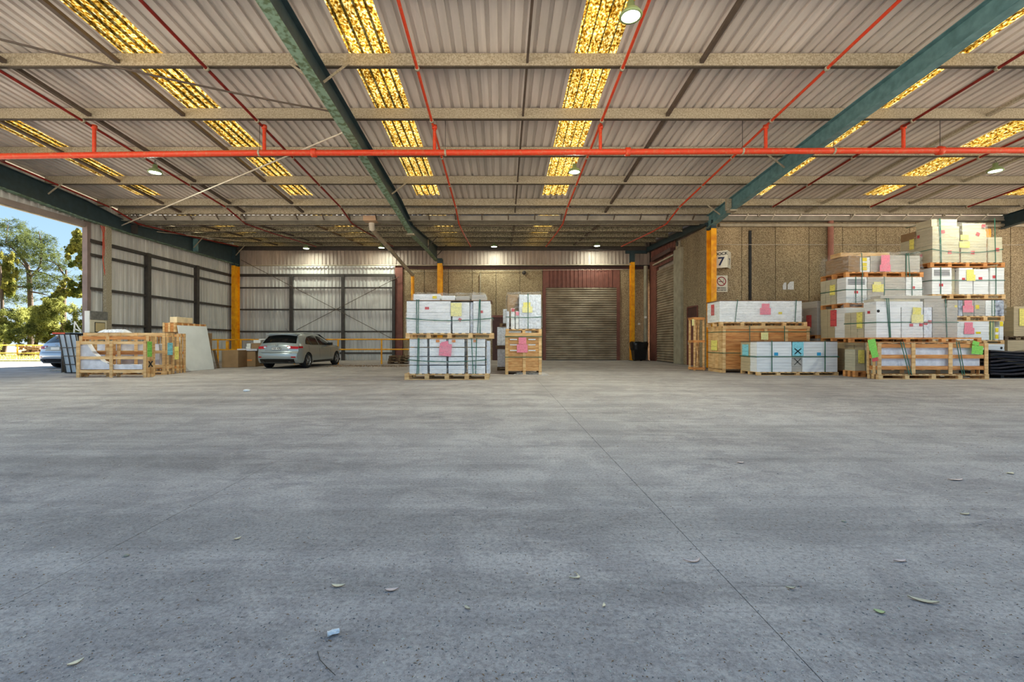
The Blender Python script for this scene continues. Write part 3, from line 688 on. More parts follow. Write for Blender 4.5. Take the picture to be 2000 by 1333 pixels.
# bracing rods and the hanging cable under the roof
MB().tube([P(237, 441, 19.0), P(675, 257, 11.5)], 0.022, 6).build('roof_brace_rod', M['rod'], label='pale diagonal brace rod from the left wall column up to the green rafter', cat='rod')
MB().tube([P(255, 447, 19.9), P(472, 471.5, 25.1)], 0.02, 6).build('roof_brace_rod', M['rod'], label='pale diagonal brace rod near the left wall behind the valley gutter', cat='rod')
a = Vector((-4.05, 10.6, zr(10.6, 6.25))); b = Vector((-16.1, 3.5, zr(3.5, 6.2)))
MB().tube([a.lerp(b, t) - Vector((0, 0, 0.38 * 4 * t * (1 - t))) for t in [k / 14 for k in range(15)]], 0.02, 6).build('roof_brace_rod', M['bridging'], label='sagging brown rod hanging across the upper left roof bay', cat='rod')

# high bay lamps
def lamp(px, py, d, label, X=None, power=LAMP_W):
    p = P(px, py, d) if X is None else Vector((X, d, z_pb(d) - 0.35))
    o = empty('high_bay_lamp', p, label=label, cat='lamp', group='high bay lamps under the roof')
    MB().lathe([(0.16, 0.0), (0.2, 0.0), (0.205, 0.02), (0.15, 0.1), (0.07, 0.15), (0.065, 0.26), (0.0, 0.27)], 20).build('housing', M['lamp_shell'], o)
    MB().lathe([(0.0, 0.012), (0.165, 0.012)], 20).build('lens', M['lamp'], o)
    top = z_pb(min(d, 27)) + 0.02 - p.z
    for s in (-1, 1): MB().tube([(s * 0.05, 0, 0.25), (0, 0, top)], 0.006, 5).build('chain', M['darksteel'], o)
    l = bpy.data.lights.new('lamp_light', 'AREA'); l.shape = 'DISK'; l.size = 0.32; l.energy = power; l.color = (0.93, 1.0, 0.84)
    lo = bpy.data.objects.new('lamp_light', l); COL.objects.link(lo); lo.parent = o; lo.location = (0, 0, -0.005)
lamp(1232, 33, 7.95, 'big bright round lamp at the top of the roof right of centre')
lamp(1122, 337, 14.1, 'round lamp hanging just below the red main pipe right of centre')
lamp(1944, 335, 14.1, 'round lamp hanging at the far right under the red main pipe', power=30)
lamp(303, 338, 14.1, 'round lamp on a chain at the left under the red main pipe')
lamp(598, 486, 26.4, 'small green glowing lamp above the silver hatchback by the back wall', power=20)
lamp(745, 484.5, 26.4, 'small glowing lamp beside the slanting drain pipe at the back', power=20)
lamp(965, 482.5, 26.4, 'small glowing lamp above the pallet stacks at the back', power=20)
lamp(1166, 481, 26.4, 'small glowing lamp above the roller door at the back', power=20)
lamp(0, 0, 7.95, 'added unseen lamp above the left roof bay, beyond the picture edge', X=-11.0)  # unseen lamps carrying on the visible rows, added for more light indoors
lamp(0, 0, 7.95, 'added unseen lamp above the right roof bay, beyond the picture edge', X=15.6)
lamp(0, 0, 14.1, 'added unseen lamp in the far right roof bay beyond the picture edge', X=28.0)


# ------------------------------------------------------------------ goods: pallets, cartons, crates
def pallet(x0, x1, y0, y1, z0, z1, nb, label, m='wood', group=None):
    o = empty('pallet', ((x0 + x1) / 2, (y0 + y1) / 2, z0), label=label, cat='pallet', group=group)
    W = (x1 - x0) / 2; D = (y1 - y0) / 2; h = z1 - z0; t = min(0.022, h * 0.16); mm = M[m]
    bw = 0.05 if (x1 - x0) < 1.5 else 0.065
    board = MB().bx(-W, W, -0.05, 0.05, 0, t).mesh('board', mm)
    blk = MB().bx(-bw, bw, -0.05, 0.05, 0, h - 3 * t).mesh('block', mm)
    dk = MB().bx(-0.055, 0.055, -D, D, 0, t).mesh('deck_board', mm)
    for y in (-D + 0.05, 0, D - 0.05):
        link('bottom_board', board, o, (0, y, 0)); link('stringer_board', board, o, (0, y, h - 2 * t))
        for k in range(nb):
            link('block', blk, o, (-W + bw + (2 * W - 2 * bw) * k / (nb - 1), y, t))
    n = max(4, int(2 * W / 0.19))
    for k in range(n):
        link('deck_board', dk, o, (-W + 0.055 + (2 * W - 0.11) * k / (n - 1), 0, h - t))
    return o
def carton(x0, x1, y0, y1, z0, z1, label, m='carton', cat='carton', group=None, name='carton', rz=0.0, lay=None):
    W = (x1 - x0) / 2; D = (y1 - y0) / 2; H = z1 - z0
    n = lay or max(1, int(H / 0.085)); s = MB(); e = 0.004 if n > 1 else 0.0
    for k in range(n):
        j = random.uniform(0, 0.006) if n > 1 else 0
        s.bx(-W + j, W - j, -D + j, D - j, H * k / n + (0.0015 if k else 0), H * (k + 1) / n - 0.0015)
    me = s.mesh(name, M[m] if isinstance(m, str) else m)
    if n == 1: bevel(me, min(0.012, W / 5), 1)
    return link(name, me, None, ((x0 + x1) / 2, (y0 + y1) / 2, z0), rz, label, cat, group)
def sticker(par, px, py, w_, h_, col, d, name='sticker', tilt=0.0, side=None, X=None, label=None):
    """thin paper on a face; px, py = centre in the photograph, w_, h_ in px there"""
    if side is None:
        c = P(px, py, d - 0.006); hw, hh = w_ * d / F / 2, h_ * d / F / 2
        me = MB().box((0, 0, 0), (hw, 0.002, hh)).mesh(name, TAGM[col]); r = (0, tilt, 0)
    else:
        d2 = X * F / (px - CX); c = Vector((X - 0.006 * (1 if X > 0 else -1), d2, PZ(py, d2)))
        dl = abs(X * F / (px - w_ / 2 - CX) - X * F / (px + w_ / 2 - CX)) / 2; hh = h_ * d2 / F / 2
        me = MB().box((0, 0, 0), (0.002, dl, hh)).mesh(name, TAGM[col]); r = (tilt, 0, 0)
    o = link(name, me, None); o.location = c; o.rotation_euler = r
    if par is not None:
        o.parent = par; o.matrix_parent_inverse = Matrix.Translation(par.location).inverted()
    if label: o['label'] = label
    return o
def loose(par, b): b.parent = par; b.matrix_parent_inverse = Matrix.Translation(par.location).inverted(); return b
STRAP_LABELS = ['green packing straps around the lower centre pallet load', 'green packing straps around the upper centre pallet load', 'green packing straps around the foil package on the plank crate',
    'green packing straps around the low white packs with the cyan crossed sheet', 'green packing straps around the large orange pine crate', 'green packing straps around the long white pack on the orange crate',
    'green packing straps on the second tower level with black slot lines', 'green packing straps hanging over the brown wrapped load of the second tower', 'green packing straps around the white cartons of the front tower',
    'green packing straps on the lowest strapped level of the right tower', 'green packing straps on the third level of the right tower', 'green packing straps around the fourth level of the right tower', 'green packing straps around the topmost cream load of the right tower']
FILM_LABELS = ['clear film stretched around the lower centre pallet load', 'clear film hood over the flat cartons on top of the centre stack', 'clear film stretched around the upper centre pallet load', 'clear film around the foil package on the plank crate',
    'clear film around the long white pack on the orange crate', 'clear film around the grey packs right of the slotted carton, second tower', 'loose brownish clear film over the topmost load of the second tower', 'clear film on the right half of the front tower', 'clear film around the third level of the right tower', 'clear film around the topmost cream load of the right tower']
def straps(par, x0, x1, y0, y1, z0, z1, vs=(), hs=(), d=None, wd=0.026):
    """vertical straps at px in vs (px or (px_top, px_bottom)), horizontal straps at py in hs (py or (py, sag))"""
    d = d or y0; e = 0.012
    root = empty('packing_straps', (0, 0, 0), label='green packing straps tied around the load on the ' + par['label'].replace('pallet ', 'pallet, ', 1) if 'crate' not in par.name else 'green packing straps tied around the ' + par['label'], cat='straps')
    root['label'] = STRAP_LABELS.pop(0)
    for v in vs:
        a, b = v if isinstance(v, tuple) else (v, v)
        xa_, xb_ = PX(a, d), PX(b, d)
        s = MB(); s.bar((xb_, y0 - e, z0), (xa_, y0 - e, z1 + e), wd, 0.004, up=(0, 1, 0)); s.bar((xa_, y0 - e, z1 + e), (xa_, y1 + e, z1 + e), wd, 0.004)
        s.build('strap', M['strap'], root)
    for hh in hs:
        py, sag = hh if isinstance(hh, tuple) else (hh, 0); z = PZ(py, d); s = MB(); n = 8
        for k in range(n):
            t0, t1 = k / n, (k + 1) / n
            s.bar((x0 - e + (x1 - x0 + 2 * e) * t0, y0 - e, z - sag * 4 * t0 * (1 - t0)), (x0 - e + (x1 - x0 + 2 * e) * t1, y0 - e, z - sag * 4 * t1 * (1 - t1)), 0.004, wd)
        s.bar((x0 - e, y0 - e, z), (x0 - e, y1 + e, z), 0.004, wd); s.bar((x1 + e, y0 - e, z), (x1 + e, y1 + e, z), 0.004, wd)
        s.build('strap', M['strap'], root)
def film(par, x0, x1, y0, y1, z0, z1, amp=0.02, top=True, rnd=0.06, name='plastic_wrap'):
    """crinkled open-bottomed bag of clear film around a load"""
    cx, cy = (x0 + x1) / 2, (y0 + y1) / 2; W, D = (x1 - x0) / 2 + 0.02, (y1 - y0) / 2 + 0.02; H = z1 - z0
    nx = max(6, int(2 * W / 0.11)); ny = max(4, int(2 * D / 0.14)); nz = max(4, int(H / 0.09)); rg = random.Random(int(x0 * 1000) + int(z0 * 77))
    ring = [(-W + 2 * W * i / nx, -D) for i in range(nx)] + [(W, -D + 2 * D * i / ny) for i in range(ny)] + [(W - 2 * W * i / nx, D) for i in range(nx)] + [(-W, D - 2 * D * i / ny) for i in range(ny)]
    n = len(ring); vs = []; fs = []
    for j in range(nz + 1):
        for (x, y) in ring:
            q = amp * rg.random(); L_ = math.hypot(x, y) or 1
            sh = 1 - (rnd * (j / nz) ** 6)
            vs.append((cx + x * sh + q * x / L_, cy + y * sh + q * y / L_ - (q if y <= -D + 0.01 else 0), z0 + H * j / nz + (rg.random() * amp * 2 if j == nz else 0)))
    for j in range(nz):
        for i in range(n): fs.append((j * n + i, j * n + (i + 1) % n, (j + 1) * n + (i + 1) % n, (j + 1) * n + i))
    s = MB().add(vs, fs, 0, True)
    if top:
        t = vs[-n:]; c = (cx, cy, z1 + amp); s.add(list(t) + [c], [(i, (i + 1) % n, n) for i in range(n)], 0, True)
    return s.build(name, M['film'], label=FILM_LABELS.pop(0), cat='plastic wrap')
def row(d, y1, zb, zt, cols, par=None):
    """cartons standing in a row; cols: (px0, px1, material, label[, py_top])"""
    out = []
    for c in cols:
        t = PZ(c[4], d) if len(c) > 4 else zt
        out.append(carton(PX(c[0], d), PX(c[1], d), d, y1, zb, t, c[3], c[2]))
    return out

# ---- centre: tall wrapped stack
d = GD(742.5); x0, x1 = PX(790, d), PX(955, d); y1 = d + 1.1
z1 = PZ(730.5, d)
pl = pallet(x0, x1, d, y1, 0, z1, 5, 'long pine pallet on the floor under the tall centre stack')
colsC = [(799, 834, 'leftmost'), (838, 871.5, 'second'), (875, 907, 'third'), (913, 948, 'rightmost')]
rowsC = [(730.5, 714, 'bottom'), (713, 697, 'second lowest'), (696, 679, 'second highest'), (678, 661.8, 'top')]
made = {}
for (a, b, cn) in colsC:
    for (pb, pt, rn) in rowsC:
        made[(cn, rn)] = carton(PX(a, d) + random.uniform(0, .01), PX(b, d) - random.uniform(0, .012), d + 0.03 + random.uniform(0, .02), y1 - 0.03, PZ(pb, d), PZ(pt, d) - 0.012, 'white carton in the %s column, %s layer, of the lower centre pallet load' % (cn, rn))
carton(PX(950, d), PX(957, d), d + 0.1, y1 - 0.1, z1, PZ(666, d), 'narrow foil wrapped bundle at the right end of the lower centre load', 'foam', 'bundle', name='foil_bundle')
for px in (855, 886, 928): sticker(made[('second' if px == 855 else 'third' if px == 886 else 'rightmost', 'top')], px, 666.5, 7, 5, 'orange', d + .03)
t_ = sticker(made[('second', 'second highest')], 870, 684, 24, 24, 'pink', d - 0.005, 'paper_tag', 0.1, label='pink delivery sheet'); sticker(made[('second', 'top')], 869, 672, 14, 9, 'pink', d - 0.012, 'paper_tag', -0.2)
straps(pl, PX(798, d), PX(950, d), d - 0.02, y1, z1, PZ(661.8, d), [(817, 815), (819, 818), (921, 924), (931, 929)], [(703, .06)], d)
film(pl, PX(799, d), PX(951, d), d + 0.0, y1 - 0.02, z1 + 0.03, PZ(662.5, d) - 0.02, 0.014)
zA, zB = PZ(661.5, d), PZ(651, d)
pu2 = pallet(PX(792, d), PX(964, d), d, y1 + .05, zA, zB, 5, 'long pine pallet halfway up the tall centre stack')
c1 = row(d + .02, y1, zB, None, [(794, 880.5, 'carton', 'wide white carton at the lower left of the upper centre load', 611), (883.5, 917, 'carton', 'white carton in the middle of the upper centre load with a yellow sheet', 591), (924, 958, 'carton', 'tall white carton at the right of the upper centre load', 588.5)])
c2 = carton(PX(794, d), PX(880, d), d + .02, y1, PZ(610.5, d), PZ(588.5, d), 'wide white carton with small red sticker at the upper left of the centre stack')
carton(PX(918, d), PX(923, d), d + .12, y1, zB, PZ(590, d), 'dark striped packing column between two cartons of the upper centre load', 'foam', 'packing', name='packing_column')
bo = carton(PX(793, d), PX(961, d), d, y1 + .05, PZ(588.2, d), PZ(586.6, d), 'brown hardboard sheet laid on the upper centre load', 'board', 'board', name='hardboard_sheet', lay=1)
tp = [carton(PX(a, d), PX(b, d), d + .12, y1 - .1, PZ(586.5, d), PZ(t, d), lb, m_) for a, b, t, m_, lb in ((806, 858, 574, 'carton', 'white flat carton at the left on top of the centre stack'), (862, 888, 577, 'carton', 'white carton second from left on top of the centre stack'), (889.5, 917, 578, 'greyc', 'pale wrapped carton third from left on top of the centre stack'), (921, 949, 575, 'greyc', 'pale wrapped carton at the right on top of the centre stack'))]
film(pu2, PX(805, d), PX(949, d), d + .1, y1 - .08, PZ(586.5, d) + .02, PZ(573.5, d), 0.03)
film(pu2, PX(794, d), PX(959, d), d + .0, y1, zB + .03, PZ(588.5, d) - .03, 0.012, False)
sticker(c1[1], 891, 605, 21, 26, 'paleyellow', d - .01, 'paper_tag', label='pale yellow delivery sheet'); sticker(c2, 834, 602.5, 8, 5, 'redsticker', d + .02)
sticker(c1[1], 898, 625, 6, 6, 'redsticker', d + .02, tilt=.5); sticker(c1[2], 940.5, 609.5, 6, 5, 'redsticker', d + .02)
sticker(tp[0], 849, 581, 8, 5, 'yellowsticker', d + .1)
straps(pu2, PX(793, d), PX(962, d), d - .015, y1 + .05, zB, PZ(586.6, d), [814, (818, 817), (937, 933), 938], [(622, .07)], d)
# ---- centre right: wooden crate with a wrapped load on top
def plank_crate(px0, px1, d, dep, zt, label, posts, nplank, mp='wood', mpl='ply', leg=0.12, name='wooden_crate', sidev=0, pw=0.1):
    x0, x1 = PX(px0, d), PX(px1, d); o = empty(name, ((x0 + x1) / 2, d + dep / 2, 0), label=label, cat='crate')
    W, D = (x1 - x0) / 2, dep / 2; h = (zt - leg - 0.03) / nplank
    for k in range(nplank):
        z = leg + h * k
        for y in (-D + 0.03, D - 0.03):
            MB().bx(-W + 0.02, W - 0.02, y - 0.01, y + 0.01, z + 0.003, z + h - 0.003).build('plank', M[mpl], o)
        if not sidev:
            for s_ in (-1, 1): MB().bx(s_ * (W - 0.01) - 0.01, s_ * (W - 0.01) + 0.01, -D + 0.045, D - 0.045, z + 0.003, z + h - 0.003).build('plank', M[mpl], o)
    if sidev:
        for s_ in (-1, 1):
            for k in range(sidev):
                ya = -D + 0.045 + (2 * D - 0.09) * k / sidev; yb = -D + 0.045 + (2 * D - 0.09) * (k + 1) / sidev
                MB().bx(s_ * (W - 0.01) - 0.012, s_ * (W - 0.01) + 0.012, ya + 0.006, yb - 0.006, leg, zt - 0.03).build('plank', M[mp], o)
    for p in posts:
        xp = PX(p, d) - (x0 + x1) / 2; xp = max(-W + pw / 2, min(W - pw / 2, xp))
        for y in (-D + 0.01, D - 0.01): MB().bx(xp - pw / 2, xp + pw / 2, y - 0.012, y + 0.012, 0, zt).build('upright', M[mp], o)
        MB().bx(xp - pw / 2, xp + pw / 2, -D + 0.05, D - 0.05, 0, leg - 0.02).build('skid', M[mp], o)
    for y in (-D - 0.012, D + 0.012): MB().bx(-W, W, y - 0.01, y + 0.01, zt - 0.09, zt - 0.005).build('top_rail', M[mp], o)
    MB().bx(-W, W, -D, D, zt - 0.03, zt).build('lid', M[mp], o)
    return o
d = GD(732); zt = PZ(652, d)
cr = plank_crate(987, 1058, d, 1.1, zt, 'pine plank crate with pink sheet standing left of the roller door', (987, 1024, 1058), 8)
sticker(cr, 1020.5, 666, 15, 13, 'pink', d - .02, 'paper_tag'); sticker(cr, 1020, 681, 21, 16, 'pink', d - .025, 'paper_tag')
for py in (663.5, 674, 685): 
    for px in (1003, 1039): sticker(cr, px, py, 14, 2.2, 'white', d - .012, 'printed_line')
for py in (658, 698): loose(cr, MB().bx(PX(987, d) - .01, PX(1058, d) + .01, d - .03, d - .026, PZ(py, d) - .012, PZ(py, d) + .012).build('strap', M['strap']))
zp = PZ(643, d)
pc = pallet(PX(988, d), PX(1058, d), d, d + 1.05, zt, zp, 3, 'small pallet on top of the pine plank crate')
f1 = carton(PX(1014, d), PX(1057, d), d + .02, d + 1.0, zp, PZ(575.5, d), 'big foil wrapped block with yellow sheet on top of the pine plank crate', 'foam', 'package', name='foil_package', lay=1)
carton(PX(991, d), PX(1013, d), d + .45, d + 1.0, zp, PZ(573.5, d), 'tall brown cardboard upright beside the foil wrapped block', 'carton_brown', lay=1)
f2 = carton(PX(998, d), PX(1005.5, d), d + .06, d + .3, zp, PZ(602, d), 'slim white carton with red label left of the foil wrapped block'); sticker(f2, 1002, 606, 6, 6, 'redsticker', d + .05)
f3 = carton(PX(1007, d), PX(1013.5, d), d + .04, d + .3, zp, PZ(608, d), 'shorter slim white carton with pink label touching the foil wrapped block'); sticker(f3, 1010.5, 613, 6, 7, 'pink', d + .03)
carton(PX(989, d), PX(994.5, d), d + .05, d + .4, zp, PZ(608, d), 'narrow dark grey bundle at the left edge of the small pallet', 'foam', 'bundle', name='foil_bundle', lay=1)
sticker(f1, 1030, 605, 20, 12, 'paleyellow', d + .0, 'paper_tag'); sticker(f1, 1029, 596, 14, 10, 'yellow', d - .002, 'paper_tag')
straps(pc, PX(989, d), PX(1057.5, d), d, d + 1.02, zp, PZ(575, d), [1031.5], [(619.5, 0.02)], d)
film(pc, PX(990, d), PX(1057, d), d, d + 1.0, zp + .03, PZ(573, d), 0.03)
# bundles behind
d = 17.4
pa = pallet(PX(971, d), PX(1040, d), d, d + 1, 0, .14, 3, 'pallet on the floor behind the pine plank crate', 'wood_old')
f = carton(PX(971.5, d), PX(1038, d), d + .02, d + 1, .14, PZ(682, d), 'lower foil wrapped bale half hidden behind the pine plank crate', 'foam', 'bale', name='foil_bale', lay=1)
pb_ = pallet(PX(968, d), PX(1040, d), d, d + 1, PZ(682, d), PZ(675.5, d), 3, 'thin pallet between the two foil wrapped bales', 'wood_old')
carton(PX(971, d), PX(1038, d), d + .02, d + 1, PZ(675.5, d), PZ(639, d), 'upper foil wrapped bale half hidden behind the pine plank crate', 'foam', 'bale', name='foil_bale', lay=1)
pb2 = pallet(PX(976, d), PX(1040, d), d, d + 1, PZ(639, d), PZ(632, d), 3, 'topmost dark pallet behind the pine plank crate', 'wood_old')
carton(PX(982.5, d), PX(1036, d), d + .02, d + 1, PZ(632, d), PZ(604, d), 'small foil bundle peeking out at the top left behind the pine plank crate', 'foam', 'bundle', name='foil_bundle', lay=1)
# old pallets by the rail
d = GD(711.5)
for k, lb in enumerate(('lowest', 'middle', 'topmost')):
    pallet(PX(757, d) + .03 * k, PX(801, d) + .02 * k, d, d + 1.0, .14 * k, .14 * k + .138, 3, '%s of three weathered pallets stacked beside the yellow rail' % lb, 'wood_old')

# ---- right: white packs in front
d = 14.9; zp = PZ(727, d)
pr = pallet(PX(1479, d), PX(1638, d), d, d + 1.05, 0, zp, 5, 'pine pallet under the white packs with the cyan crossed sheet')
k1 = []
for a, b, nm in ((1478.8, 1546.8, 'left'), (1568.5, 1637, 'right')):
    for (pb1, pt1, rn) in ((727, 697.3, 'lower'), (696.8, 668, 'upper')):
        k1.append(carton(PX(a, d), PX(b, d), d + .02, d + .42, PZ(pb1, d), PZ(pt1, d), '%s %s white pack of the load with the cyan crossed sheet' % (rn, nm)))
        carton(PX(a, d), PX(b, d), d + .43, d + 1.03, PZ(pb1, d), PZ(pt1, d), 'pack with beige light in its colour at the back of the %s %s white pack, low front load' % (rn, nm), 'beige')  # white packs; beige cast of the lighting put into their colour
k5 = carton(PX(1547.6, d), PX(1567.8, d), d + .06, d + 1.0, zp, PZ(669, d), 'grey wrapped filler pack behind the cyan crossed sheet', 'greyc')
tg = sticker(k5, 1558.5, 682, 22, 27, 'cyan', d + .01, 'paper_tag', label='cyan sheet with a black cross')
def cross(par, px, py, w_, h_, d, thick=0.03):
    for s_ in (-1, 1):
        b = MB().bar(P(px - w_ / 2, py - s_ * h_ / 2, d), P(px + w_ / 2, py + s_ * h_ / 2, d), 0.004, thick).build('black_cross_stroke', M['black']); loose(par, b)
cross(k5, 1558.5, 686.5, 13, 11, d - .012); cross(k5, 1558, 707, 13, 13, d + .045, .018)
sticker(k1[1], 1516, 692, 7.5, 6, 'blue', d + .02); sticker(k1[3], 1599.5, 692, 7.5, 6, 'blue', d + .02)
carton(PX(1477, d), PX(1639, d), d, d + 1.05, PZ(667.9, d), PZ(666.6, d), 'brown hardboard sheet on the white packs with the cyan crossed sheet', 'board', 'board', name='hardboard_sheet', lay=1)
straps(pr, PX(1478, d), PX(1637.6, d), d, d + 1.04, zp, PZ(666.6, d), [1507.3, 1611], [697], d, .03)
g_ = sticker(k1[1], 1456, 684, 12, 22, 'cyan', d, 'paper_tag', side=1, X=PX(1478.8, d) - .004, label='faded green sheet')
# ---- big orange crate with the long white pack
d = 16.2; zt = PZ(637.8, d)
oc = plank_crate(1411.5, 1581.6, d, 1.15, zt, 'large orange pine crate standing behind the low white packs', (1412, 1496, 1536, 1581), 9, 'wood', 'wood_or', .13, sidev=4, pw=.11)
sticker(oc, 1493.5, 657, 14, 14, 'paleyellow', d - .03, 'paper_tag', label='pale yellow sheet'); sticker(oc, 1395, 675, 12, 20, 'yellow', d, 'paper_tag', side=1, X=PX(1411.5, d) - .02, label='faded yellow sheet')
straps(oc, PX(1411.5, d), PX(1581.6, d), d - .03, d + 1.18, 0.13, zt, [1463, 1531], [648.5, 690], d, .024)
zp = PZ(629, d)
p3 = pallet(PX(1406, d), PX(1576.5, d), d, d + 1.05, zt, zp, 5, 'long pallet resting on the large orange pine crate')
wp = carton(PX(1406, d), PX(1567, d), d + .02, d + 1.0, zp, PZ(588.3, d), 'long white wrapped pack on top of the large orange pine crate')
carton(PX(1404, d), PX(1580, d), d, d + 1.05, PZ(588.2, d), PZ(586.8, d), 'brown hardboard sheet covering the long white wrapped pack', 'board', 'board', name='hardboard_sheet', lay=1)
sticker(wp, 1495.5, 598, 15, 9, 'pink', d + .0, 'paper_tag'); sticker(wp, 1495, 608.5, 21, 13, 'pink', d + .005, 'paper_tag'); sticker(wp, 1524, 612, 7, 4.5, 'yellowsticker', d + .02)
sticker(wp, 1392, 606, 6, 21, 'red', d, 'paper_tag', side=1, X=PX(1406, d) - .004, label='red sheet')
straps(p3, PX(1405, d), PX(1568, d), d, d + 1.02, zp, PZ(586.8, d), [(1440.5, 1435.5), (1555, 1552.5)], [], d)
film(p3, PX(1406, d), PX(1567, d), d + .01, d + 1.0, zp + .02, PZ(588.3, d) - .02, .008, False)
# ---- upright slatted frame
d = 17.45; x0, x1 = PX(1355.5, d), PX(1376, d); H = PZ(620.5, d)
fr = empty('upright_crate', ((x0 + x1) / 2, d + .25, 0), label='tall narrow open slatted crate beside the brown personnel door', cat='crate')
W = (x1 - x0) / 2
for sx in (-W + .03, W - .03):
    for sy in (-.22, .22): MB().bx(sx - .03, sx + .03, sy - .03, sy + .03, 0, H).build('post', M['wood'], fr)
for z in (.08, H * .55, H - .04):
    for sy in (-.26, .26): MB().bx(-W, W, sy - .012, sy + .012, z - .045, z + .045).build('cross_board', M['wood_or'], fr)
    for sx in (-W - .012, W + .012): MB().bx(sx - .012, sx + .012, -.25, .25, z - .045, z + .045).build('cross_board', M['wood_or'], fr)
for a, b in ((-.1, .02), (.06, -.06), (.0, .12)): MB().bar((a, -.02, .04), (b, .03, H - .06), .05, .03).build('slat', M['wood'], fr)
sticker(fr, 1353.5, 630, 4, 13, 'paleyellow', d, 'paper_tag')

# ---- T0, deepest tower
X0 = 11.68
def tower_px(d): return CX + X0 * F / d
d = 16.5; xr = 14.2
pallet(X0, xr, d, d + 1.25, 0, .14, 5, 'floor pallet of the rearmost tower behind the two big right towers', 'wood_or')
t0a = carton(X0, xr, d, d + 1.25, .14, 1.25, 'lower grey wrapped pack of the rearmost tower', 'greyc')
pallet(X0, xr, d, d + 1.25, 1.25, 1.38, 5, 'upper pallet of the rearmost tower', 'wood_or')
for a, b, nm, m_ in ((X0, X0 + .55, 'left', 'greyc'), (X0 + .56, xr, 'right', 'carton')):
    t0b = carton(a, b, d, d + 1.25, 1.38, PZ(588, d), 'upper %s pack of the rearmost tower' % nm, m_)
sticker(t0a, 1580, 628, 10, 24, 'red', d, 'paper_tag', side=1, X=X0, label='red sheet')
# ---- T1, second tower
d = 15.15; xa_, xb_ = 11.70, PX(1801, d); D1 = d + 1.2
Z = lambda py: PZ(py, d)
def side_row(z0, z1, xa_, depth0, depth1, n, m, lab, xw=1.2):
    """cartons seen on the left side of a tower, one behind the other"""
    out = []
    ords = ['nearest', 'second', 'third', 'rearmost'] if n == 4 else (['nearest', 'middle', 'rearmost'] if n == 3 else ['nearer', 'farther'])
    for k in range(n):
        a = depth0 + (depth1 - depth0) * k / n; b = depth0 + (depth1 - depth0) * (k + 1) / n
        out.append(carton(xa_, xa_ + xw, a + .004, b - .004, z0, z1, lab % ords[k], m))
    return out
pallet(xa_, xb_, d, D1, 0, .14, 5, 'floor pallet of the second tower on the right', 'wood_or')
carton(xa_, xb_, d, D1, .14, Z(668.5), 'cream pack on the floor pallet of the second tower', 'beige')
pallet(xa_, xb_, d, D1, Z(668.5), Z(660), 5, 'second pallet from below in the second tower', 'wood_or')
carton(xa_ + .0, xb_, d, d + .5, Z(660), Z(601), 'white pack hidden behind the crumpled film, second tower', 'carton')
sr = side_row(Z(660), Z(601), xa_, d + .51, D1, 2, 'beige', '%s cream carton on the left flank, second level of the second tower', 2.5)
sticker(sr[0], 1628, 622, 12, 32, 'red', d, 'paper_tag', side=1, X=xa_ - .004, label='long red sheet')
q = pallet(xa_, xb_, d, D1, Z(601), Z(592), 5, 'third pallet from below in the second tower', 'wood_or')
r_ = row(d, d + .42, Z(592), Z(541.5), [(1652.5, 1693.5, 'carton', 'white carton with black slot lines on the corner of the second tower'), (1694.5, 1727, 'greyc', 'grey film wrapped pack with yellow sheet in the second tower'), (1728, 1768, 'greyc', 'wide grey film wrapped pack right of the yellow sheet, second tower'), (1769.5, 1801, 'carton', 'white carton with red sticker at the right of the second tower')])
sr = side_row(Z(592), Z(541.5), xa_, d + .44, D1, 3, 'cream', '%s cream carton on the left flank under the brown wrapped load', 2.5)
def louvre(par, px0, px1, py0, py1, d, n=6):
    for k in range(n):
        py = py0 + (py1 - py0) * k / (n - 1); loose(par, MB().bx(PX(px0, d), PX(px1, d), d - .004, d - .001, PZ(py, d) - .008, PZ(py, d) + .008).build('printed_slot_line', M['black']))
louvre(r_[0], 1656, 1689, 546, 555.5, d)
sticker(r_[0], 1672.5, 571, 7, 5, 'redsticker', d); sticker(r_[3], 1784, 562, 6, 5, 'redsticker', d)
sticker(r_[1], 1715, 563, 22, 15, 'yellow', d - .01, 'paper_tag'); sticker(r_[1], 1714, 554, 14, 6, 'paleyellow', d - .012, 'paper_tag')
sticker(sr[0], 1626, 567, 10, 20, 'yellow', d, 'paper_tag', side=1, X=xa_ - .004)
straps(q, xa_, xb_, d, D1, Z(592), Z(541.5), [1671, 1683, 1727, 1781], [(566, .0)], d)
film(q, PX(1694, d), xb_, d, d + .4, Z(592) + .03, Z(541.5) - .02, .02, False)
q = pallet(xa_, PX(1804, d), d, D1, Z(541.5), Z(531.5), 5, 'top pallet of the second tower carrying the brown wrapped load', 'wood_or')
r_ = row(d + .05, D1 - .08, Z(531.5), None, [(1657, 1679, 'carton_brown', 'brown cardboard carton at the left inside the topmost wrapped load', 500), (1680, 1699, 'carton', 'white carton with yellow labels in the topmost wrapped load', 503), (1700, 1727, 'greyc', 'grey pack left of the pink sheet in the topmost wrapped load', 500), (1728, 1768, 'greyc', 'grey pack behind the pink sheet in the topmost wrapped load', 499), (1769.5, 1797, 'greyc', 'pale grey carton at the right of the topmost wrapped load', 500)])
for py in (507, 517, 525): sticker(r_[1], 1688, py, 10, 7, 'yellowsticker', d + .05)
sticker(r_[3], 1729.5, 508, 17, 19, 'pink', d - .03, 'paper_tag'); sticker(r_[3], 1729, 524, 21, 13, 'pink', d - .035, 'paper_tag')
carton(PX(1655, d), PX(1753, d), d + .3, d + .8, Z(499), Z(490), 'pale timber strips lying on the topmost wrapped load', 'wood', 'timber', name='timber_strips', lay=1)
film(q, PX(1652, d), PX(1799, d), d + .01, D1 - .02, Z(531.5) + .01, Z(495), .035, True, .05)
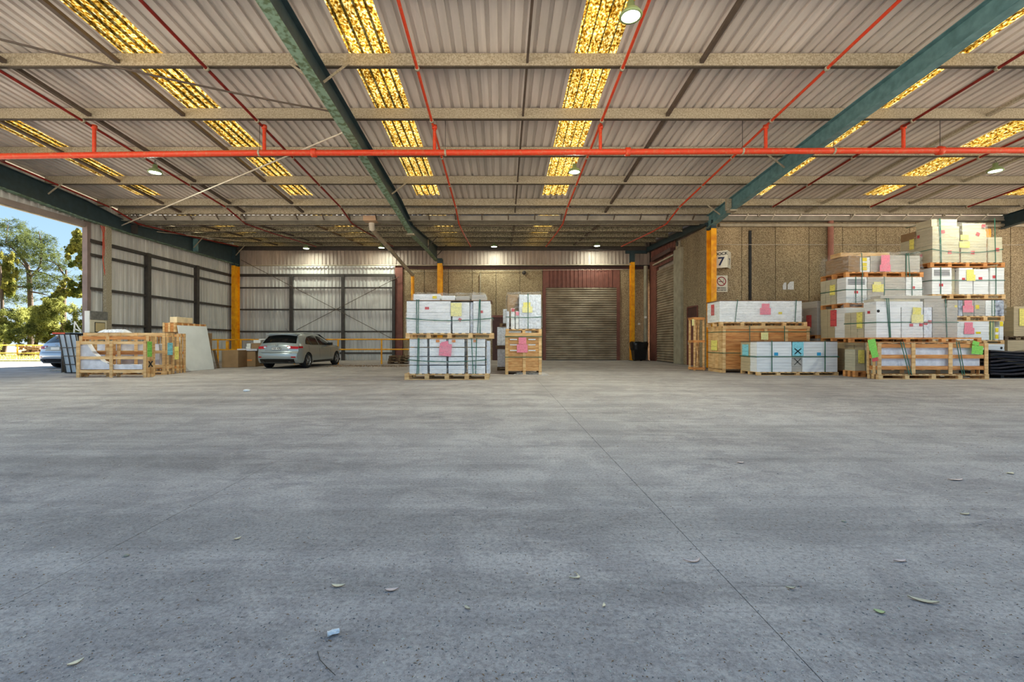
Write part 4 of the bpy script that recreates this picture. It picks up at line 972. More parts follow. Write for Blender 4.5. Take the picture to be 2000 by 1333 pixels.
straps(q, PX(1654, d), PX(1799, d), d - .03, D1, Z(541.5), Z(496), [(1681, 1683), 1768, (1772, 1775)], [], d)
# ---- T2, front tower
d = 13.8; xa_ = 11.6; xb_ = PX(1873, d); D1 = 15.08
Z = lambda py: PZ(py, d)
pallet(xa_, xb_, d, D1, 0, .14, 5, 'floor pallet of the front tower behind the long slatted crate', 'wood_or')
carton(xa_, xb_, d, d + .45, .14, Z(669.5), 'cream carton behind the long slatted crate', 'cream')
sr = side_row(.14, Z(669.5), xa_, d + .46, D1, 2, 'beige', '%s beige carton low on the left flank of the front tower', 2.4)
sticker(sr[0], 1674, 703, 8, 26, 'red', d, 'paper_tag', side=1, X=xa_ - .004)
q = pallet(PX(1700, 13.45), PX(1917, 13.45), 13.45, D1, Z(669.5), Z(660), 4, 'long orange pallet carried by the slatted crate and the cartons behind it', 'wood_or')
r_ = row(d, d + .45, Z(660), Z(600.5), [(1711.5, 1759.5, 'carton', 'white carton with a round black hole at the corner of the front tower'), (1761, 1803, 'carton', 'white carton with yellow sheet in the middle of the front tower'), (1804.5, 1820.5, 'foam', 'narrow dark mixed pack with red labels in the front tower'), (1821.5, 1870, 'greyc', 'grey film wrapped pack at the right of the front tower')])
sr = side_row(Z(660), Z(607), xa_, d + .47, D1, 3, 'cream', '%s cream carton on the left flank of the front tower beside the yellow sheet', 2.4)
loose(r_[0], MB().lathe([(0.001, -.004), (.045, -.004), (.045, .0)], 16, 'Y', (P(1715.5, 608, d - .001))).build('round_hole', M['black']))
sticker(r_[1], 1791, 608, 16, 14, 'yellow', d - .02, 'paper_tag', .08); sticker(r_[1], 1792, 623, 23, 16, 'paleyellow', d - .022, 'paper_tag')
for px, py in ((1780, 635.5), (1799, 635)): sticker(r_[1], px, py, 7, 5.5, 'redsticker', d)
for px, py in ((1808, 632), (1816, 629)): sticker(r_[2], px, py, 7, 6, 'redsticker', d)
sticker(sr[0], 1679, 626, 11, 31, 'yellow', d, 'paper_tag', side=1, X=xa_ - .004, label='long yellow sheet'); sticker(r_[0], 1697, 610.5, 5, 5, 'redsticker', d, side=1, X=xa_ - .004)
# crumpled film heap on top
def heap(px0, px1, py0, py1, d, dep, label, name='plastic_film_heap', m='film', seed=1, z0=None, cat='plastic film'):
    rg = random.Random(seed); x0, x1 = PX(px0, d), PX(px1, d); z0 = PZ(py1, d) if z0 is None else z0; H = PZ(py0, d) - z0; nx, ny = 26, 12; vs = []; fs = []
    for j in range(ny + 1):
        for i in range(nx + 1):
            u, v = i / nx, j / ny; e = min(1, min(u, 1 - u) * 7) ** .5 * min(1, min(v, 1 - v) * 5 + .0) ** .5
            vs.append((x0 + (x1 - x0) * u + rg.uniform(-.01, .01), d + dep * v + rg.uniform(-.02, .02), z0 + .006 + H * e * rg.uniform(.72, 1)))
    for j in range(ny):
        for i in range(nx): a = j * (nx + 1) + i; fs.append((a, a + 1, a + nx + 2, a + nx + 1))
    return MB().add(vs, fs, 0, False).build(name, M[m], label=label, cat=cat)
carton(PX(1712, d), PX(1804, d), d + .02, d + .5, Z(600.4), Z(589), 'flat white carton under the crumpled film on the front tower', 'carton')
carton(PX(1806, d), PX(1846, d), d + .02, d + .5, Z(600.4), Z(584), 'film wrapped flat pack at the right on top of the front tower', 'greyc')
carton(PX(1725, d), PX(1846, d), d + .1, d + .5, Z(588.8) if False else Z(583.5), Z(577), 'long thin wrapped board with red label on top of the front tower', 'greyc', 'board', name='wrapped_board')
carton(PX(1712, d), PX(1804, d), d + .1, d + .5, Z(588.8), Z(583.8), 'thin cream sheet pack just below the long wrapped board', 'cream')
heap(1684, 1848, 573, 590, d + .02, 1.0, 'loose crumpled clear film heaped over the top of the front tower', seed=4, z0=Z(600) + .02)
film(q, PX(1760, d), PX(1872, d), d, d + .45, Z(660) + .02, Z(600.5) + .1, .03, False)
straps(q, xa_, PX(1871, d), d, D1, Z(660), Z(584), [(1731, 1737), (1735, 1739), (1846, 1849)], [(630, .0)], d)
# ---- T3, right tower
d = 15.15; xa_ = PX(1821, d); xb_ = PX(1962, d); D1 = d + 1.25
Z = lambda py: PZ(py, d)
pallet(xa_, xb_, d, D1, 0, .14, 5, 'floor pallet of the right tower hidden behind black sheets', 'wood_or')
c_ = carton(xa_, xb_, d, D1, .14, Z(672.5), 'white carton with black dot at the foot of the right tower', 'carton')
loose(c_, MB().lathe([(0.001, -.004), (.04, -.004), (.04, .0)], 16, 'Y', (P(1956, 680, d - .001))).build('round_hole', M['black']))
q = pallet(xa_, xb_, d, D1, Z(672.5), Z(664.5), 5, 'second pallet from below in the right tower', 'wood')
r_ = row(d, D1, Z(664.5), None, [(1821, 1866, 'greyc', 'grey pack mostly hidden behind the front tower, right tower', 628), (1868, 1932, 'carton', 'long white carton with pink sheet in the right tower', 628), (1933.5, 1942, 'yellowpack', 'narrow pack with yellow stripe in the right tower', 630), (1943.5, 1951, 'carton', 'slim white pack with two yellow labels in the right tower', 639), (1952, 1960, 'carton', 'slim tall white pack with yellow label at the right tower edge', 628)]) if M.setdefault('yellowpack', mat('yellow_white_pack', (226, 222, 150), .5)) else None
sticker(r_[1], 1892, 636, 16, 12, 'pink', d - .01, 'paper_tag'); sticker(r_[1], 1893, 647, 20, 12, 'pink', d - .012, 'paper_tag'); sticker(r_[1], 1911, 650.5, 9, 4, 'yellowsticker', d)
for px, py in ((1947, 645), (1947, 658)): sticker(r_[3], px, py, 6, 8, 'yellowsticker', d)
sticker(r_[4], 1956, 633, 6, 9, 'yellowsticker', d)
straps(q, PX(1868, d), xb_, d, D1, Z(664.5), Z(628), [1934, 1939], [], d)
q = pallet(xa_, xb_, d, D1, Z(627.5), Z(617.5), 5, 'third pallet from below in the right tower', 'wood')
M['bluefoil'] = mat('blue_white_print', (190, 198, 214), .35, 0, .5, 7, rgb2=(70, 78, 100), coord='World')
r_ = row(d, D1, Z(617.5), Z(587), [(1850, 1871, 'greyc', 'film wrapped pack with small yellow dot, right tower third level'), (1872, 1880, 'bluefoil', 'narrow dark blue printed pack in the right tower'), (1881, 1902, 'greyc', 'pack behind the pink sheet in the right tower third level'), (1903, 1924, 'greyc', 'pack with round yellow label in the right tower'), (1925, 1943, 'carton', 'white strapped pack in the right tower third level'), (1944, 1961, 'bluefoil', 'dark grey printed pack at the right end of the third level')])
sticker(r_[2], 1891, 593, 15, 12, 'pink', d - .02, 'paper_tag'); sticker(r_[2], 1891, 604, 21, 13, 'pink', d - .022, 'paper_tag'); sticker(r_[3], 1909, 600, 7, 8, 'yellowsticker', d); sticker(r_[0], 1867, 599, 5, 5, 'yellowsticker', d)
straps(q, PX(1850, d), xb_, d, D1, Z(617.5), Z(587), [1937, 1942], [], d); film(q, PX(1850, d), xb_, d, D1, Z(617.5) + .02, Z(587) - .02, .02, False)
q = pallet(PX(1821, d), PX(1964, d), d, D1, Z(584.5), Z(575), 5, 'fourth pallet from below in the right tower', 'wood')
carton(PX(1850, d), PX(1962, d), d + .05, D1, Z(587), Z(584.6), 'thin hardboard sheet under the fourth pallet of the right tower', 'board', 'board', name='hardboard_sheet', lay=1)
r_ = row(d, d + .5, Z(575), None, [(1820.5, 1859, 'carton', 'white carton with black slot lines at the corner of the right tower', 523), (1873, 1900, 'carton', 'white carton with yellow sheet in the right tower fourth level', 523.5), (1901.5, 1930.5, 'carton', 'white carton with handwriting in the right tower fourth level', 526), (1934, 1961.5, 'carton', 'white carton at the right end of the fourth level', 523.5)])
r5 = carton(PX(1860, d), PX(1872, d), d + .12, d + .5, Z(575), Z(523), 'recessed cream carton with a black hole between white cartons', 'cream'); loose(r5, MB().lathe([(0.001, -.004), (.03, -.004), (.03, .0)], 16, 'Y', (P(1867, 530, d + .118))).build('round_hole', M['black']))
louvre(r_[0], 1824, 1855, 528, 538.5, d)
for k, (px, py) in enumerate(((1838.5, 557),)): sticker(r_[0], px, py, 7, 5.5, 'redsticker', d)
sticker(r_[1], 1882, 545.5, 6, 5, 'redsticker', d); sticker(r_[2], 1915, 544, 7, 5, 'redsticker', d); sticker(r_[3], 1942, 541, 6, 5.5, 'redsticker', d)
sticker(r_[1], 1895, 532, 14, 10, 'yellow', d - .01, 'paper_tag'); sticker(r_[1], 1896.5, 543, 17, 12, 'yellow', d - .012, 'paper_tag')
side_row(Z(575), Z(523), xa_, d + .51, D1, 2, 'beige', '%s cream carton on the left flank of the right tower, fourth level', 2.2)
straps(q, xa_, xb_, d, D1, Z(575), Z(522), [1837, 1944.5], [548], d)
q = pallet(PX(1817, d), PX(1963, d), d, D1, Z(522), Z(513), 5, 'topmost pallet of the right tower just below the big cream cartons', 'wood_or')
rr = row(d, d + .6, Z(513), None, [(1821, 1874, 'cream', 'cream carton at the lower left of the topmost load', 479), (1877, 1927, 'cream', 'cream carton at the lower middle of the topmost load', 483), (1930, 1957.5, 'cream', 'upright cream carton at the right end of the topmost load', 463.5)])
ra = carton(PX(1821, d), PX(1874, d), d, d + .6, Z(478.5), Z(442.5), 'big square cream carton with red sticker, middle left of the topmost load', 'cream')
rb = carton(PX(1880, d), PX(1927, d), d, d + .6, Z(482.5), Z(452), 'cream carton with tilted red sticker, middle right of the topmost load', 'cream')
rc = carton(PX(1821, d), PX(1871, d), d + .03, d + .6, Z(442), Z(428), 'flat cream carton on the very top left of the right tower', 'cream')
rd = carton(PX(1881, d), PX(1927, d), d + .03, d + .6, Z(451.5), Z(436), 'flat cream carton on the very top right of the right tower', 'cream')
re_ = carton(PX(1931, d), PX(1949, d), d + .2, d + .55, Z(463), Z(444), 'bent orange cardboard piece on the upright cream carton', mat('orange_cardboard', (222, 148, 60), .8), 'cardboard', name='cardboard_piece', lay=1)
for o_, px, py, tl in ((ra, 1842, 453, 0), (rb, 1910, 457.5, .4), (rr[0], 1855, 493, 0), (rr[1], 1900, 493.5, .1), (rd, 1921, 441.5, .1), (rr[2], 1948, 488, 0)): sticker(o_, px, py, 7, 6.5, 'redsticker', d, tilt=tl)
sticker(rb, 1884, 464, 16, 10, 'yellow', d - .01, 'paper_tag'); sticker(rr[1], 1884, 478, 20, 12, 'yellow', d - .012, 'paper_tag')
sb = carton(xa_ + .02, xa_ + 1.9, d + .62, D1 - .02, Z(513), PZ(470, 16), 'cream carton at the lower back of the topmost load', 'cream')
sc_ = carton(xa_ + .02, xa_ + 1.5, d + .62, D1 - .02, PZ(470, 16) + .004, PZ(455, 16), 'brown flat carton with faded red stickers at the back of the topmost load', 'carton_brown')
sticker(sb, 1781, 478, 9, 20, 'yellow', d, 'paper_tag', side=1, X=xa_ - .0); sticker(rr[0], 1799, 500, 5, 6, 'redsticker', d, side=1, X=xa_ - .0); sticker(ra, 1794, 463, 5, 6, 'redsticker', d, side=1, X=xa_)
straps(q, xa_, PX(1958, d), d, D1, Z(513), Z(428), [(1834, 1837), (1836, 1838), (1942, 1944)], [(487, .12)], d)
film(q, PX(1821, d), PX(1929, d), d, d + .62, Z(513) + .02, Z(436), .02, False)
for px in (1875.5, 1928.7): carton(PX(px - .9, d), PX(px + .9, d), d + .02, d + .5, Z(513), Z(470 if px < 1900 else 466), ('left' if px < 1900 else 'right') + ' brown cardboard edge strip between the cream cartons of the topmost load', 'tape', 'cardboard strip', name='edge_strip', lay=1)
# ---- far right tower
d = 17.0; Z = lambda py: PZ(py, d)
pallet(PX(1966, d), PX(2080, d), d, d + 1.1, 0, .14, 4, 'floor pallet at the far right edge behind the black sheets', 'wood_or')
carton(PX(1968, d), PX(2021, d), d, d + 1.1, .14, Z(665), 'lower beige carton at the far right edge', 'beige'); carton(PX(2022.5, d), PX(2080, d), d, d + 1.1, .14, Z(665), 'lower beige carton cut by the right picture edge', 'beige')
pallet(PX(1963, d), PX(2080, d), d, d + 1.1, Z(664.8), Z(657), 4, 'dark upper pallet at the far right edge', 'wood_old')
o_ = carton(PX(1980, d), PX(2080, d), d, d + 1.1, Z(657), Z(599), 'tall beige carton with yellow sheet at the far right edge', 'beige'); sticker(o_, 1998, 620, 14, 34, 'yellow', d - .01, 'paper_tag')
# ---- black ribbed sheets
o_ = empty('black_sheet_stack', (PX(2000, 13.7), 14.0, 0), label='stack of wavy black plastic sheets on the floor at the right edge', cat='plastic sheets')
for k in range(8):
    s = MB(); n = 20; xa2, xb2 = PX(1934, 13.7) - o_.location.x, PX(2110, 13.7) - o_.location.x; z = .12 + .092 * k; vs = []; fs = []
    for i in range(n + 1):
        u = i / n; x = xa2 + (xb2 - xa2) * u; w_ = z + .03 * math.sin(2.2 * x + .5 * k) + .012 * math.sin(5 * x + k)
        vs += [(x, -.3 + .01 * (k % 3), w_ + .004), (x, .9, w_ + .004), (x, .9, w_ + .07), (x, -.3 + .012 * (k % 2), w_ + .07), (x, -.33, w_ + .037)]
    for i in range(n):
        for q_ in range(5): a, b = i * 5 + q_, i * 5 + (q_ + 1) % 5; fs.append((a, b, b + 5, a + 5))
    fs += [tuple(range(5))[::-1], tuple(n * 5 + i for i in range(5))]
    s.add(vs, fs, 0, False).build('black_sheet', mat('black_sheet_plastic', (44, 46, 56), .32, 0, .3, 3), o_)
for x in (-.55, .35, 1.2): MB().bx(x - .05, x + .05, -.2, .8, 0, .135).build('bearer', M['black'], o_)

# ---- long slatted crate at the right front
def lattice(px0, px1, d, dep, zt, z0, posts, rails, label, name='slatted_crate', pw=.085, mp='wood', mr='wood_h', pal=None, rh=.1, ends=True):
    x0, x1 = PX(px0, d), PX(px1, d); o = empty(name, ((x0 + x1) / 2, d + dep / 2, 0), label=label, cat='crate'); cx = (x0 + x1) / 2; W, D = (x1 - x0) / 2, dep / 2
    for p in posts:
        x = max(-W + pw / 2, min(W - pw / 2, PX(p, d) - cx))
        for y in (-D + .012, D - .012): MB().bx(x - pw / 2, x + pw / 2, y - .012, y + .012, z0, zt).build('post', M[mp], o)
    for py in rails:
        z = PZ(py, d)
        for y in (-D + .036, D - .036): MB().bx(-W + .01, W - .01, y - .011, y + .011, z - rh / 2, z + rh / 2).build('rail', M[mr], o)
        if ends:
            for s_ in (-1, 1): MB().bx(s_ * (W - .012) - .011, s_ * (W - .012) + .011, -D + .05, D - .05, z - rh / 2, z + rh / 2).build('rail', M[mr], o)
    if ends:
        for s_ in (-1, 1):
            for y in (-D + .09, D - .09): MB().bx(s_ * (W + .012) - .012, s_ * (W + .012) + .012, y - .04, y + .04, z0, zt).build('post', M[mp], o)
    n = max(3, int(2 * W / .4))
    for k in range(n):
        x = -W + .05 + (2 * W - .1) * k / (n - 1); MB().bx(x - .045, x + .045, -D + .05, D - .05, zt - .02, zt).build('top_slat', M[mp], o)
        MB().bx(x - .045, x + .045, -D + .05, D - .05, PZ(rails[-1], d) - rh / 2 - .02, PZ(rails[-1], d) - rh / 2).build('base_slat', M[mp], o)
    return o
d = GD(741.6); zp = PZ(731.3, d)
pallet(PX(1716, d), PX(1932, d), d, d + .42, 0, zp, 5, 'pine pallet under the long slatted crate at the right front')
lc = lattice(1713, 1931, d + .005, .4, PZ(670.5, d), zp, (1718, 1784.5, 1857, 1927), (676, 697, 719), 'long slatted pine crate holding white wrapped slabs at the right front', mp='wood', mr='wood_or', rh=.11, pw=.11)
zin = PZ(719, d) - .07 + .012
w1 = carton(PX(1722, d), PX(1921, d), d + .1, d + .2, zin, PZ(677, d), 'front white wrapped slab inside the long slatted crate', 'wrapwhite', 'slab', name='wrapped_slab', lay=1)
w2 = carton(PX(1724, d), PX(1915, d), d + .22, d + .31, zin, PZ(674, d), 'rear white wrapped slab inside the long slatted crate', 'wrapwhite', 'slab', name='wrapped_slab', lay=1)
sticker(lc, 1704, 674, 15, 22, 'green', d - .05, 'paper_tag', -.2, label='lime green sheet'); sticker(lc, 1708, 691, 13, 16, 'green', d - .055, 'paper_tag', -.25); sticker(lc, 1709, 701, 12, 10, 'red', d - .04, 'paper_tag', -.2)
sticker(lc, 1909, 684, 22, 17, 'green', d - .02, 'paper_tag', .08, label='green sheet'); sticker(lc, 1906, 671, 13, 8, 'green', d - .02, 'paper_tag', .3)
for a, b in (((1759, 668), (1776, 733)), ((1764, 668), (1781, 733)), ((1868, 668), (1880, 733)), ((1873, 668), (1884, 733))):
    loose(lc, MB().bar(P(*a, d - .03), P(*b, d - .03), .026, .004, up=(0, 1, 0)).build('strap', M['strap']))
d = 14.15
pallet(11.22, 11.57, d, d + .5, 0, .2, 2, 'small yellowish pallet left of the long slatted crate', 'wood_or')
o_ = carton(11.24, 11.56, d + .02, d + .45, .2, PZ(683, d), 'small cream carton with yellow sheet left of the long slatted crate', 'cream'); sticker(o_, CX + 11.42 * F / d, 697, 12, 26, 'yellow', d, 'paper_tag')

# ---- left: slatted crates
d = 14.0
ca = lattice(148.6, 285.5, d, .3, PZ(666.5, d), 0, (151, 216.5, 282.5), (670, 699.5, 726), 'front slatted pine crate at the left holding white film wrapped stone', rh=.09, pw=.095)
pts_ = [(157, 674), (170, 672.5), (180, 688), (198, 705), (214, 712.5), (278, 712.5), (278, 722), (157, 722)]
s = MB(); n = len(pts_); vs = [tuple(P(x, y, d + .08) ) for x, y in pts_]; vs += [(v[0], d + .24, v[2]) for v in vs]
s.add(vs, [tuple(range(n))[::-1], tuple(range(n, 2 * n))] + [(i, (i + 1) % n, n + (i + 1) % n, n + i) for i in range(n)])
s.build('wrapped_stone', M['wrapwhite'], label='white film wrapped stone piece sloping down inside the front slatted crate', cat='stone')
cb = lattice(154, 291, 14.36, .26, PZ(656.5, 14.36), 0, (157, 210, 288), (660.5, 690, 722), 'second slatted pine crate close behind the front one at the left', rh=.1, pw=.09, mr='wood_or')
sticker(ca, 292, 682.5, 9, 30, 'green', d, 'paper_tag', side=1, X=PX(285.5, d) + .03, label='bright green sheet with a black cross')
b = MB(); Xg = PX(285.5, d) + .042
for s_ in (-1, 1): b.bar((Xg, d + .05, .42 + s_ * .09), (Xg, d + .2, .42 - s_ * .09), .02, .025)
loose(ca, b.build('black_cross', M['black']))
d = 15.2
pallet(PX(165, d), PX(322, d), d, d + .44, 0, .12, 5, 'pallet under the long slatted crate at the left')
cc = lattice(162.5, 323, d, .44, PZ(650.4, d), .12, (165, 208, 232, 265, 319.5), (653.5, 688, 716), 'long slatted pine crate behind the two front ones at the left', rh=.1, pw=.1)
sticker(cc, 332, 682, 10, 24, 'cyan', d, 'paper_tag', side=1, X=PX(323, d) + .03, label='cyan sheet')
carton(PX(184, d), PX(306, d), d + .1, d + .33, PZ(716, d) + -.038, PZ(672, d), 'white wrapped slab inside the long slatted crate at the left', 'wrapwhite', 'slab', name='wrapped_slab', lay=1)
d = 16.1
ce = lattice(300, 350, d, .35, PZ(652, d), 0, (303, 347), (656, 690, 718), 'small slatted pine crate with yellow sheet beside the leaning white panel', rh=.09, pw=.09, mr='wood_or')
sticker(ce, 345, 690, 8, 25, 'yellow', d - .01, 'paper_tag', label='yellow sheet')
heap(190, 240, 643.5, 650.5, 15.22, .4, 'crumpled plastic film lying on top of the slatted crates', seed=9, z0=PZ(650.3, 15.2), m='wrapwhite')
# leaning panel and the brown stack behind
bl, br = Vector((-12.02, 16.9, 0)), Vector((-11.86, 18.35, 0)); up_ = Vector((-.42, .16, 1.76)); nrm = (br - bl).cross(up_).normalized() * .02
s = MB(); q4 = [bl, br, br + up_, bl + up_]; s.add([p for p in q4] + [p + nrm for p in q4], [(0, 1, 2, 3), (7, 6, 5, 4), (0, 4, 5, 1), (1, 5, 6, 2), (2, 6, 7, 3), (3, 7, 4, 0)])
s.build('leaning_board', mat('white_sheet_board', (218, 218, 214), .6, 0, .1, 2, coord='World'), label='large white board leaning against the brown cartons at the left', cat='board')
def wood_long(x0, x1, y0, y1, z0, z1, label, npost, m='wood_or', cat='crate'):
    o = empty('long_crate', ((x0 + x1) / 2, (y0 + y1) / 2, z0), label=label, cat=cat); W, D, H = (x1 - x0) / 2, (y1 - y0) / 2, z1 - z0
    MB().bx(-W + .02, W - .02, -D + .02, D - .02, 0, H).build('box_body', M[m], o)
    for k in range(npost):
        y = -D + .04 + (2 * D - .08) * k / (npost - 1)
        for s_ in (-1, 1): MB().bx(s_ * W - .012, s_ * W + .012, y - .035, y + .035, 0, H + .01).build('batten', M['wood'], o)
    for k in range(3):
        x = -W + .04 + (2 * W - .08) * k / 2
        for s_ in (-1, 1): MB().bx(x - .035, x + .035, s_ * D - .012, s_ * D + .012, 0, H + .01).build('batten', M['wood'], o)
    return o
wood_long(-13.05, -12.55, 17.15, 18.9, 1.5, 1.86, 'long battened crate on top of the brown stack behind the white board', 6)
carton(-12.9, -12.62, 17.3, 18.2, 1.872, 2.1, 'pale narrow box lying on the long battened crate', mat('pale_ply', (236, 214, 172), .7), 'box', name='pale_box', lay=1)
carton(-13.05, -12.35, 17.2, 19.0, .76, 1.495, 'upper brown carton behind the leaning white board', 'carton_brown', lay=4)
carton(-13.05, -12.35, 17.2, 19.0, 0, .755, 'lower brown carton behind the leaning white board', 'carton_brown', lay=4)
MB().bar((-12.12, 19.05, .0), (-12.3, 19.05, .78), .03, .1).build('loose_plank', M['wood_old'], label='narrow plank leaning beside the brown cartons near the corner', cat='plank')
d = GD(718.5)
e1 = carton(PX(433, d), PX(465, d), d, d + .8, 0, PZ(684.5, d), 'plain brown carton standing left of the white topped one near the corner', 'carton_brown', lay=1)
d = GD(716.8)
e2 = carton(PX(470, d), PX(499, d), d, d + .8, 0, PZ(686, d), 'brown printed carton with a white sheet on top beside the hatchback', 'carton_brown', lay=1)
sticker(e2, 484, 704, 16, 3, 'orange', d, 'printed_line'); 
zt = PZ(686, d)
carton(PX(464, d), PX(503, d), d - .05, d + .85, zt + .002, zt + .1, 'white foam sheet lying on the brown printed carton', 'wrapwhite', 'foam sheet', name='foam_sheet', lay=1)
zz = zt + .102
for (a, b, h0, h1, m_, lb, dy) in ((477.5, 486.5, 0, .1, 'white', 'lower of two tiny white boxes on the foam sheet', .1), (479, 487, .101, .24, 'white', 'upper of two tiny white boxes on the foam sheet', .1), (487.5, 508, 0, .25, 'carton_brown', 'small brown carton on the foam sheet behind the hatchback', .12), (491, 505, .252, .40, 'white', 'small white box on the small brown carton', .15), (498, 512, .402, .45, 'white', 'flat white box at the very top of the small pile', .3)):
    carton(PX(a, d), PX(b, d), d + dy, d + dy + .4, zz + h0, zz + h1, lb, m_, 'box', name='small_box', lay=1)
MB().bx(PX(441, 21.6), PX(445, 21.6), 21.6, 21.7, 0, PZ(666.5, 21.6)).build('yellow_post', M['yellow'], label='short yellow post behind the plain brown carton', cat='post')
# yellow guard rail
d = 22.5
gr = empty('guard_rail', (PX(600, d), d, 0), label='yellow two bar guard rail in front of the corrugated back wall', cat='rail'); ox = PX(600, d)
for py in (663.2, 682.8): MB().tube([(PX(400, d) - ox, 0, PZ(py + .8, d)), (PX(799, d) - ox, 0, PZ(py, d))], .035, 8).build('rail_bar', M['yellow'], gr)
for px in (425, 470, 575, 660, 745): MB().tube([(PX(px, d) - ox, .02, 0), (PX(px, d) - ox, .02, PZ(663, d))], .04, 8).build('rail_post', M['yellow'], gr)
# meter box on the left wall
Xm0, Xm1, Ym0, Ym1 = PX(165.5, 17.35), PX(175.5, 17.35), 17.35, 18.1
mb = empty('meter_box', ((Xm0 + Xm1) / 2, (Ym0 + Ym1) / 2, 0), label='pale electrical meter box with a rounded window on the left wall beside the opening', cat='electrical box')
hw, hd = (Xm1 - Xm0) / 2, (Ym1 - Ym0) / 2; zt_, zm_, zb_2 = PZ(607.5, 17.35), PZ(624, 17.35), PZ(650, 17.35)
me = MB().bx(-hw, hw, -hd + .01, hd, zb_2, zm_).mesh('cabinet', mat('cream_cabinet', (206, 198, 176), .5, 0, .08, 3)); bevel(me, .012); link('cabinet', me, mb)
MB().bx(-hw, hw + .02, -hd + .01, hd + .02, zm_, zt_).build('hood', mat('grey_hood', (120, 118, 112), .6, 0, .4, 12), mb)
MB().bx(-hw, hw - .01, -hd - .01, -hd + .01, zb_2, zt_).build('white_front_door', M['white'], mb)
me = MB().bx(hw, hw + .012, -hd + .2, hd - .09, zb_2 + .02, zm_ - .1).mesh('window_gasket', M['black']); bevel(me, .005); link('window_gasket', me, mb)
MB().bx(hw + .008, hw + .018, -hd + .225, hd - .115, zb_2 + .045, zm_ - .125).build('window', mat('beige_window', (190, 172, 128), .3, 0, .1, 3), mb)
MB().bx(-hw + .03, hw - .03, -hd + .1, hd - .1, 0, zb_2).build('stand', M['galv'], mb)
# gridded panels, white frame, black table at the opening
d = 15.9
gp = empty('grid_panel', (PX(140, d), d, 0), label='leaning grey panel with black grid frame at the left vehicle opening', cat='panel'); 
hx = .30; tl = .26; Hh = PZ(650, d)
for k, z in enumerate((.03, .32, .62, .92)): MB().bar((-hx - .04 - tl * z / Hh + .1, 0, z), (hx + .1 - tl * z / Hh, 0, z), .02, .025).build('grid_bar', M['blackgloss'], gp)
for x in (-hx, -.1, .1, hx): MB().bar((x + .1, 0, 0.01), (x + .1 - tl, 0, Hh - .08), .025, .025, up=(0, 1, 0)).build('grid_bar', M['blackgloss'], gp)
s = MB(); s.add([(-hx + .1, .03, .01), (hx + .1, .03, .01), (hx + .1 - tl, .03, Hh - .08), (-hx + .1 - tl, .03, Hh - .08), (-hx + .1, .05, .01), (hx + .1, .05, .01), (hx + .1 - tl, .05, Hh - .08), (-hx + .1 - tl, .05, Hh - .08)], [(0, 1, 2, 3), (7, 6, 5, 4), (0, 4, 5, 1), (1, 5, 6, 2), (2, 6, 7, 3), (3, 7, 4, 0)]); s.build('sheet', mat('blue_grey_sheet', (186, 196, 204), .5, 0, .1, 3), gp)
tb = empty('trestle_top', (PX(131, 16.4), 16.4, 0), label='dark table top with red edge behind the leaning grid panel', cat='table')
MB().bx(-.32, .3, -.2, .5, PZ(655, 16.4), PZ(651, 16.4)).build('table_top', M['black'], tb); MB().bx(-.33, .12, -.215, -.2, PZ(653, 16.4), PZ(650, 16.4)).build('red_edge', M['red'], tb)
for x in (-.2, .22): MB().bx(x - .02, x + .02, 0, .3, 0, PZ(655, 16.4)).build('leg', M['darksteel'], tb)
wf = empty('triangle_stand', (PX(146, 16.4), 16.5, PZ(650, 16.4)), label='small white triangular frame standing on the dark table top', cat='frame')
MB().bar((-.12, 0, 0), (-.09, 0, .42), .03, .04).build('upright', M['white'], wf); MB().bar((-.08, 0, .38), (.12, 0, .06), .03, .03).build('diagonal', M['white'], wf); MB().bar((-.12, 0, .15), (.12, 0, .05), .03, .03).build('cross_bar', M['white'], wf); MB().bar((.12, 0, 0), (.12, 0, .12), .03, .03).build('upright', M['white'], wf)
for k, (px, py, rz_, lb) in enumerate(((116, 725, .1, 'flat grey metal strip on the ground left of the crates, nearer the doorway'), (132, 729, -.15, 'shorter grey metal strip on the ground against the front slatted crate'))):
    p = P(px, py, GD(py)); MB().box((0, 0, .012), (.3 - .08 * k, .05, .012)).build('metal_strip', M['galv'], None, loc=(p.x, p.y, 0), rz=rz_, label=lb, cat='metal strip')
# black bin
d = 26.3
wbn = empty('wheelie_bin', (PX(1251, d), d + .3, 0), label='black rubbish bin with a black liner bag between the two roller doors', cat='bin')
s = MB(); w0, w1_ = .33, .43; H = PZ(671, d); s.add([(-w0, -.28, .05), (w0, -.28, .05), (w0, .28, .05), (-w0, .28, .05), (-w1_, -.36, H), (w1_, -.36, H), (w1_, .36, H), (-w1_, .36, H)], [(0, 3, 2, 1), (0, 1, 5, 4), (1, 2, 6, 5), (2, 3, 7, 6), (3, 0, 4, 7), (4, 5, 6, 7)])
me = s.mesh('bin_body', M['blackgloss']); bevel(me, .03, 2); link('bin_body', me, wbn)
for x in (-.2, .2): MB().lathe([(0.001, -.04), (.1, -.04), (.1, .04), (0.001, .04)], 14, 'X', (x, .25, .1)).build('wheel', M['black'], wbn)
rg = random.Random(5); n = 20; vs = []; fs = []
for j, (q_, zz_) in enumerate(((1.02, H - .38), (1.06, H - .15), (1.08, H - .02), (1.0, H + .07), (.7, H + .02))):
    for i in range(n):
        a = 2 * PI * i / n; r_ = q_ * rg.uniform(.97, 1.05); cx_, sy_ = math.cos(a), math.sin(a); m_ = max(abs(cx_), abs(sy_)); vs.append((cx_ / m_ * w1_ * r_, sy_ / m_ * .36 * r_, zz_ + rg.uniform(-.06, .06) * (1 if j in (0, 3) else .3)))
for j in range(4):
    for i in range(n): fs.append((j * n + i, j * n + (i + 1) % n, (j + 1) * n + (i + 1) % n, (j + 1) * n + i))
MB().add(vs, fs, 0, True).build('bin_liner', M['blackgloss'], wbn)
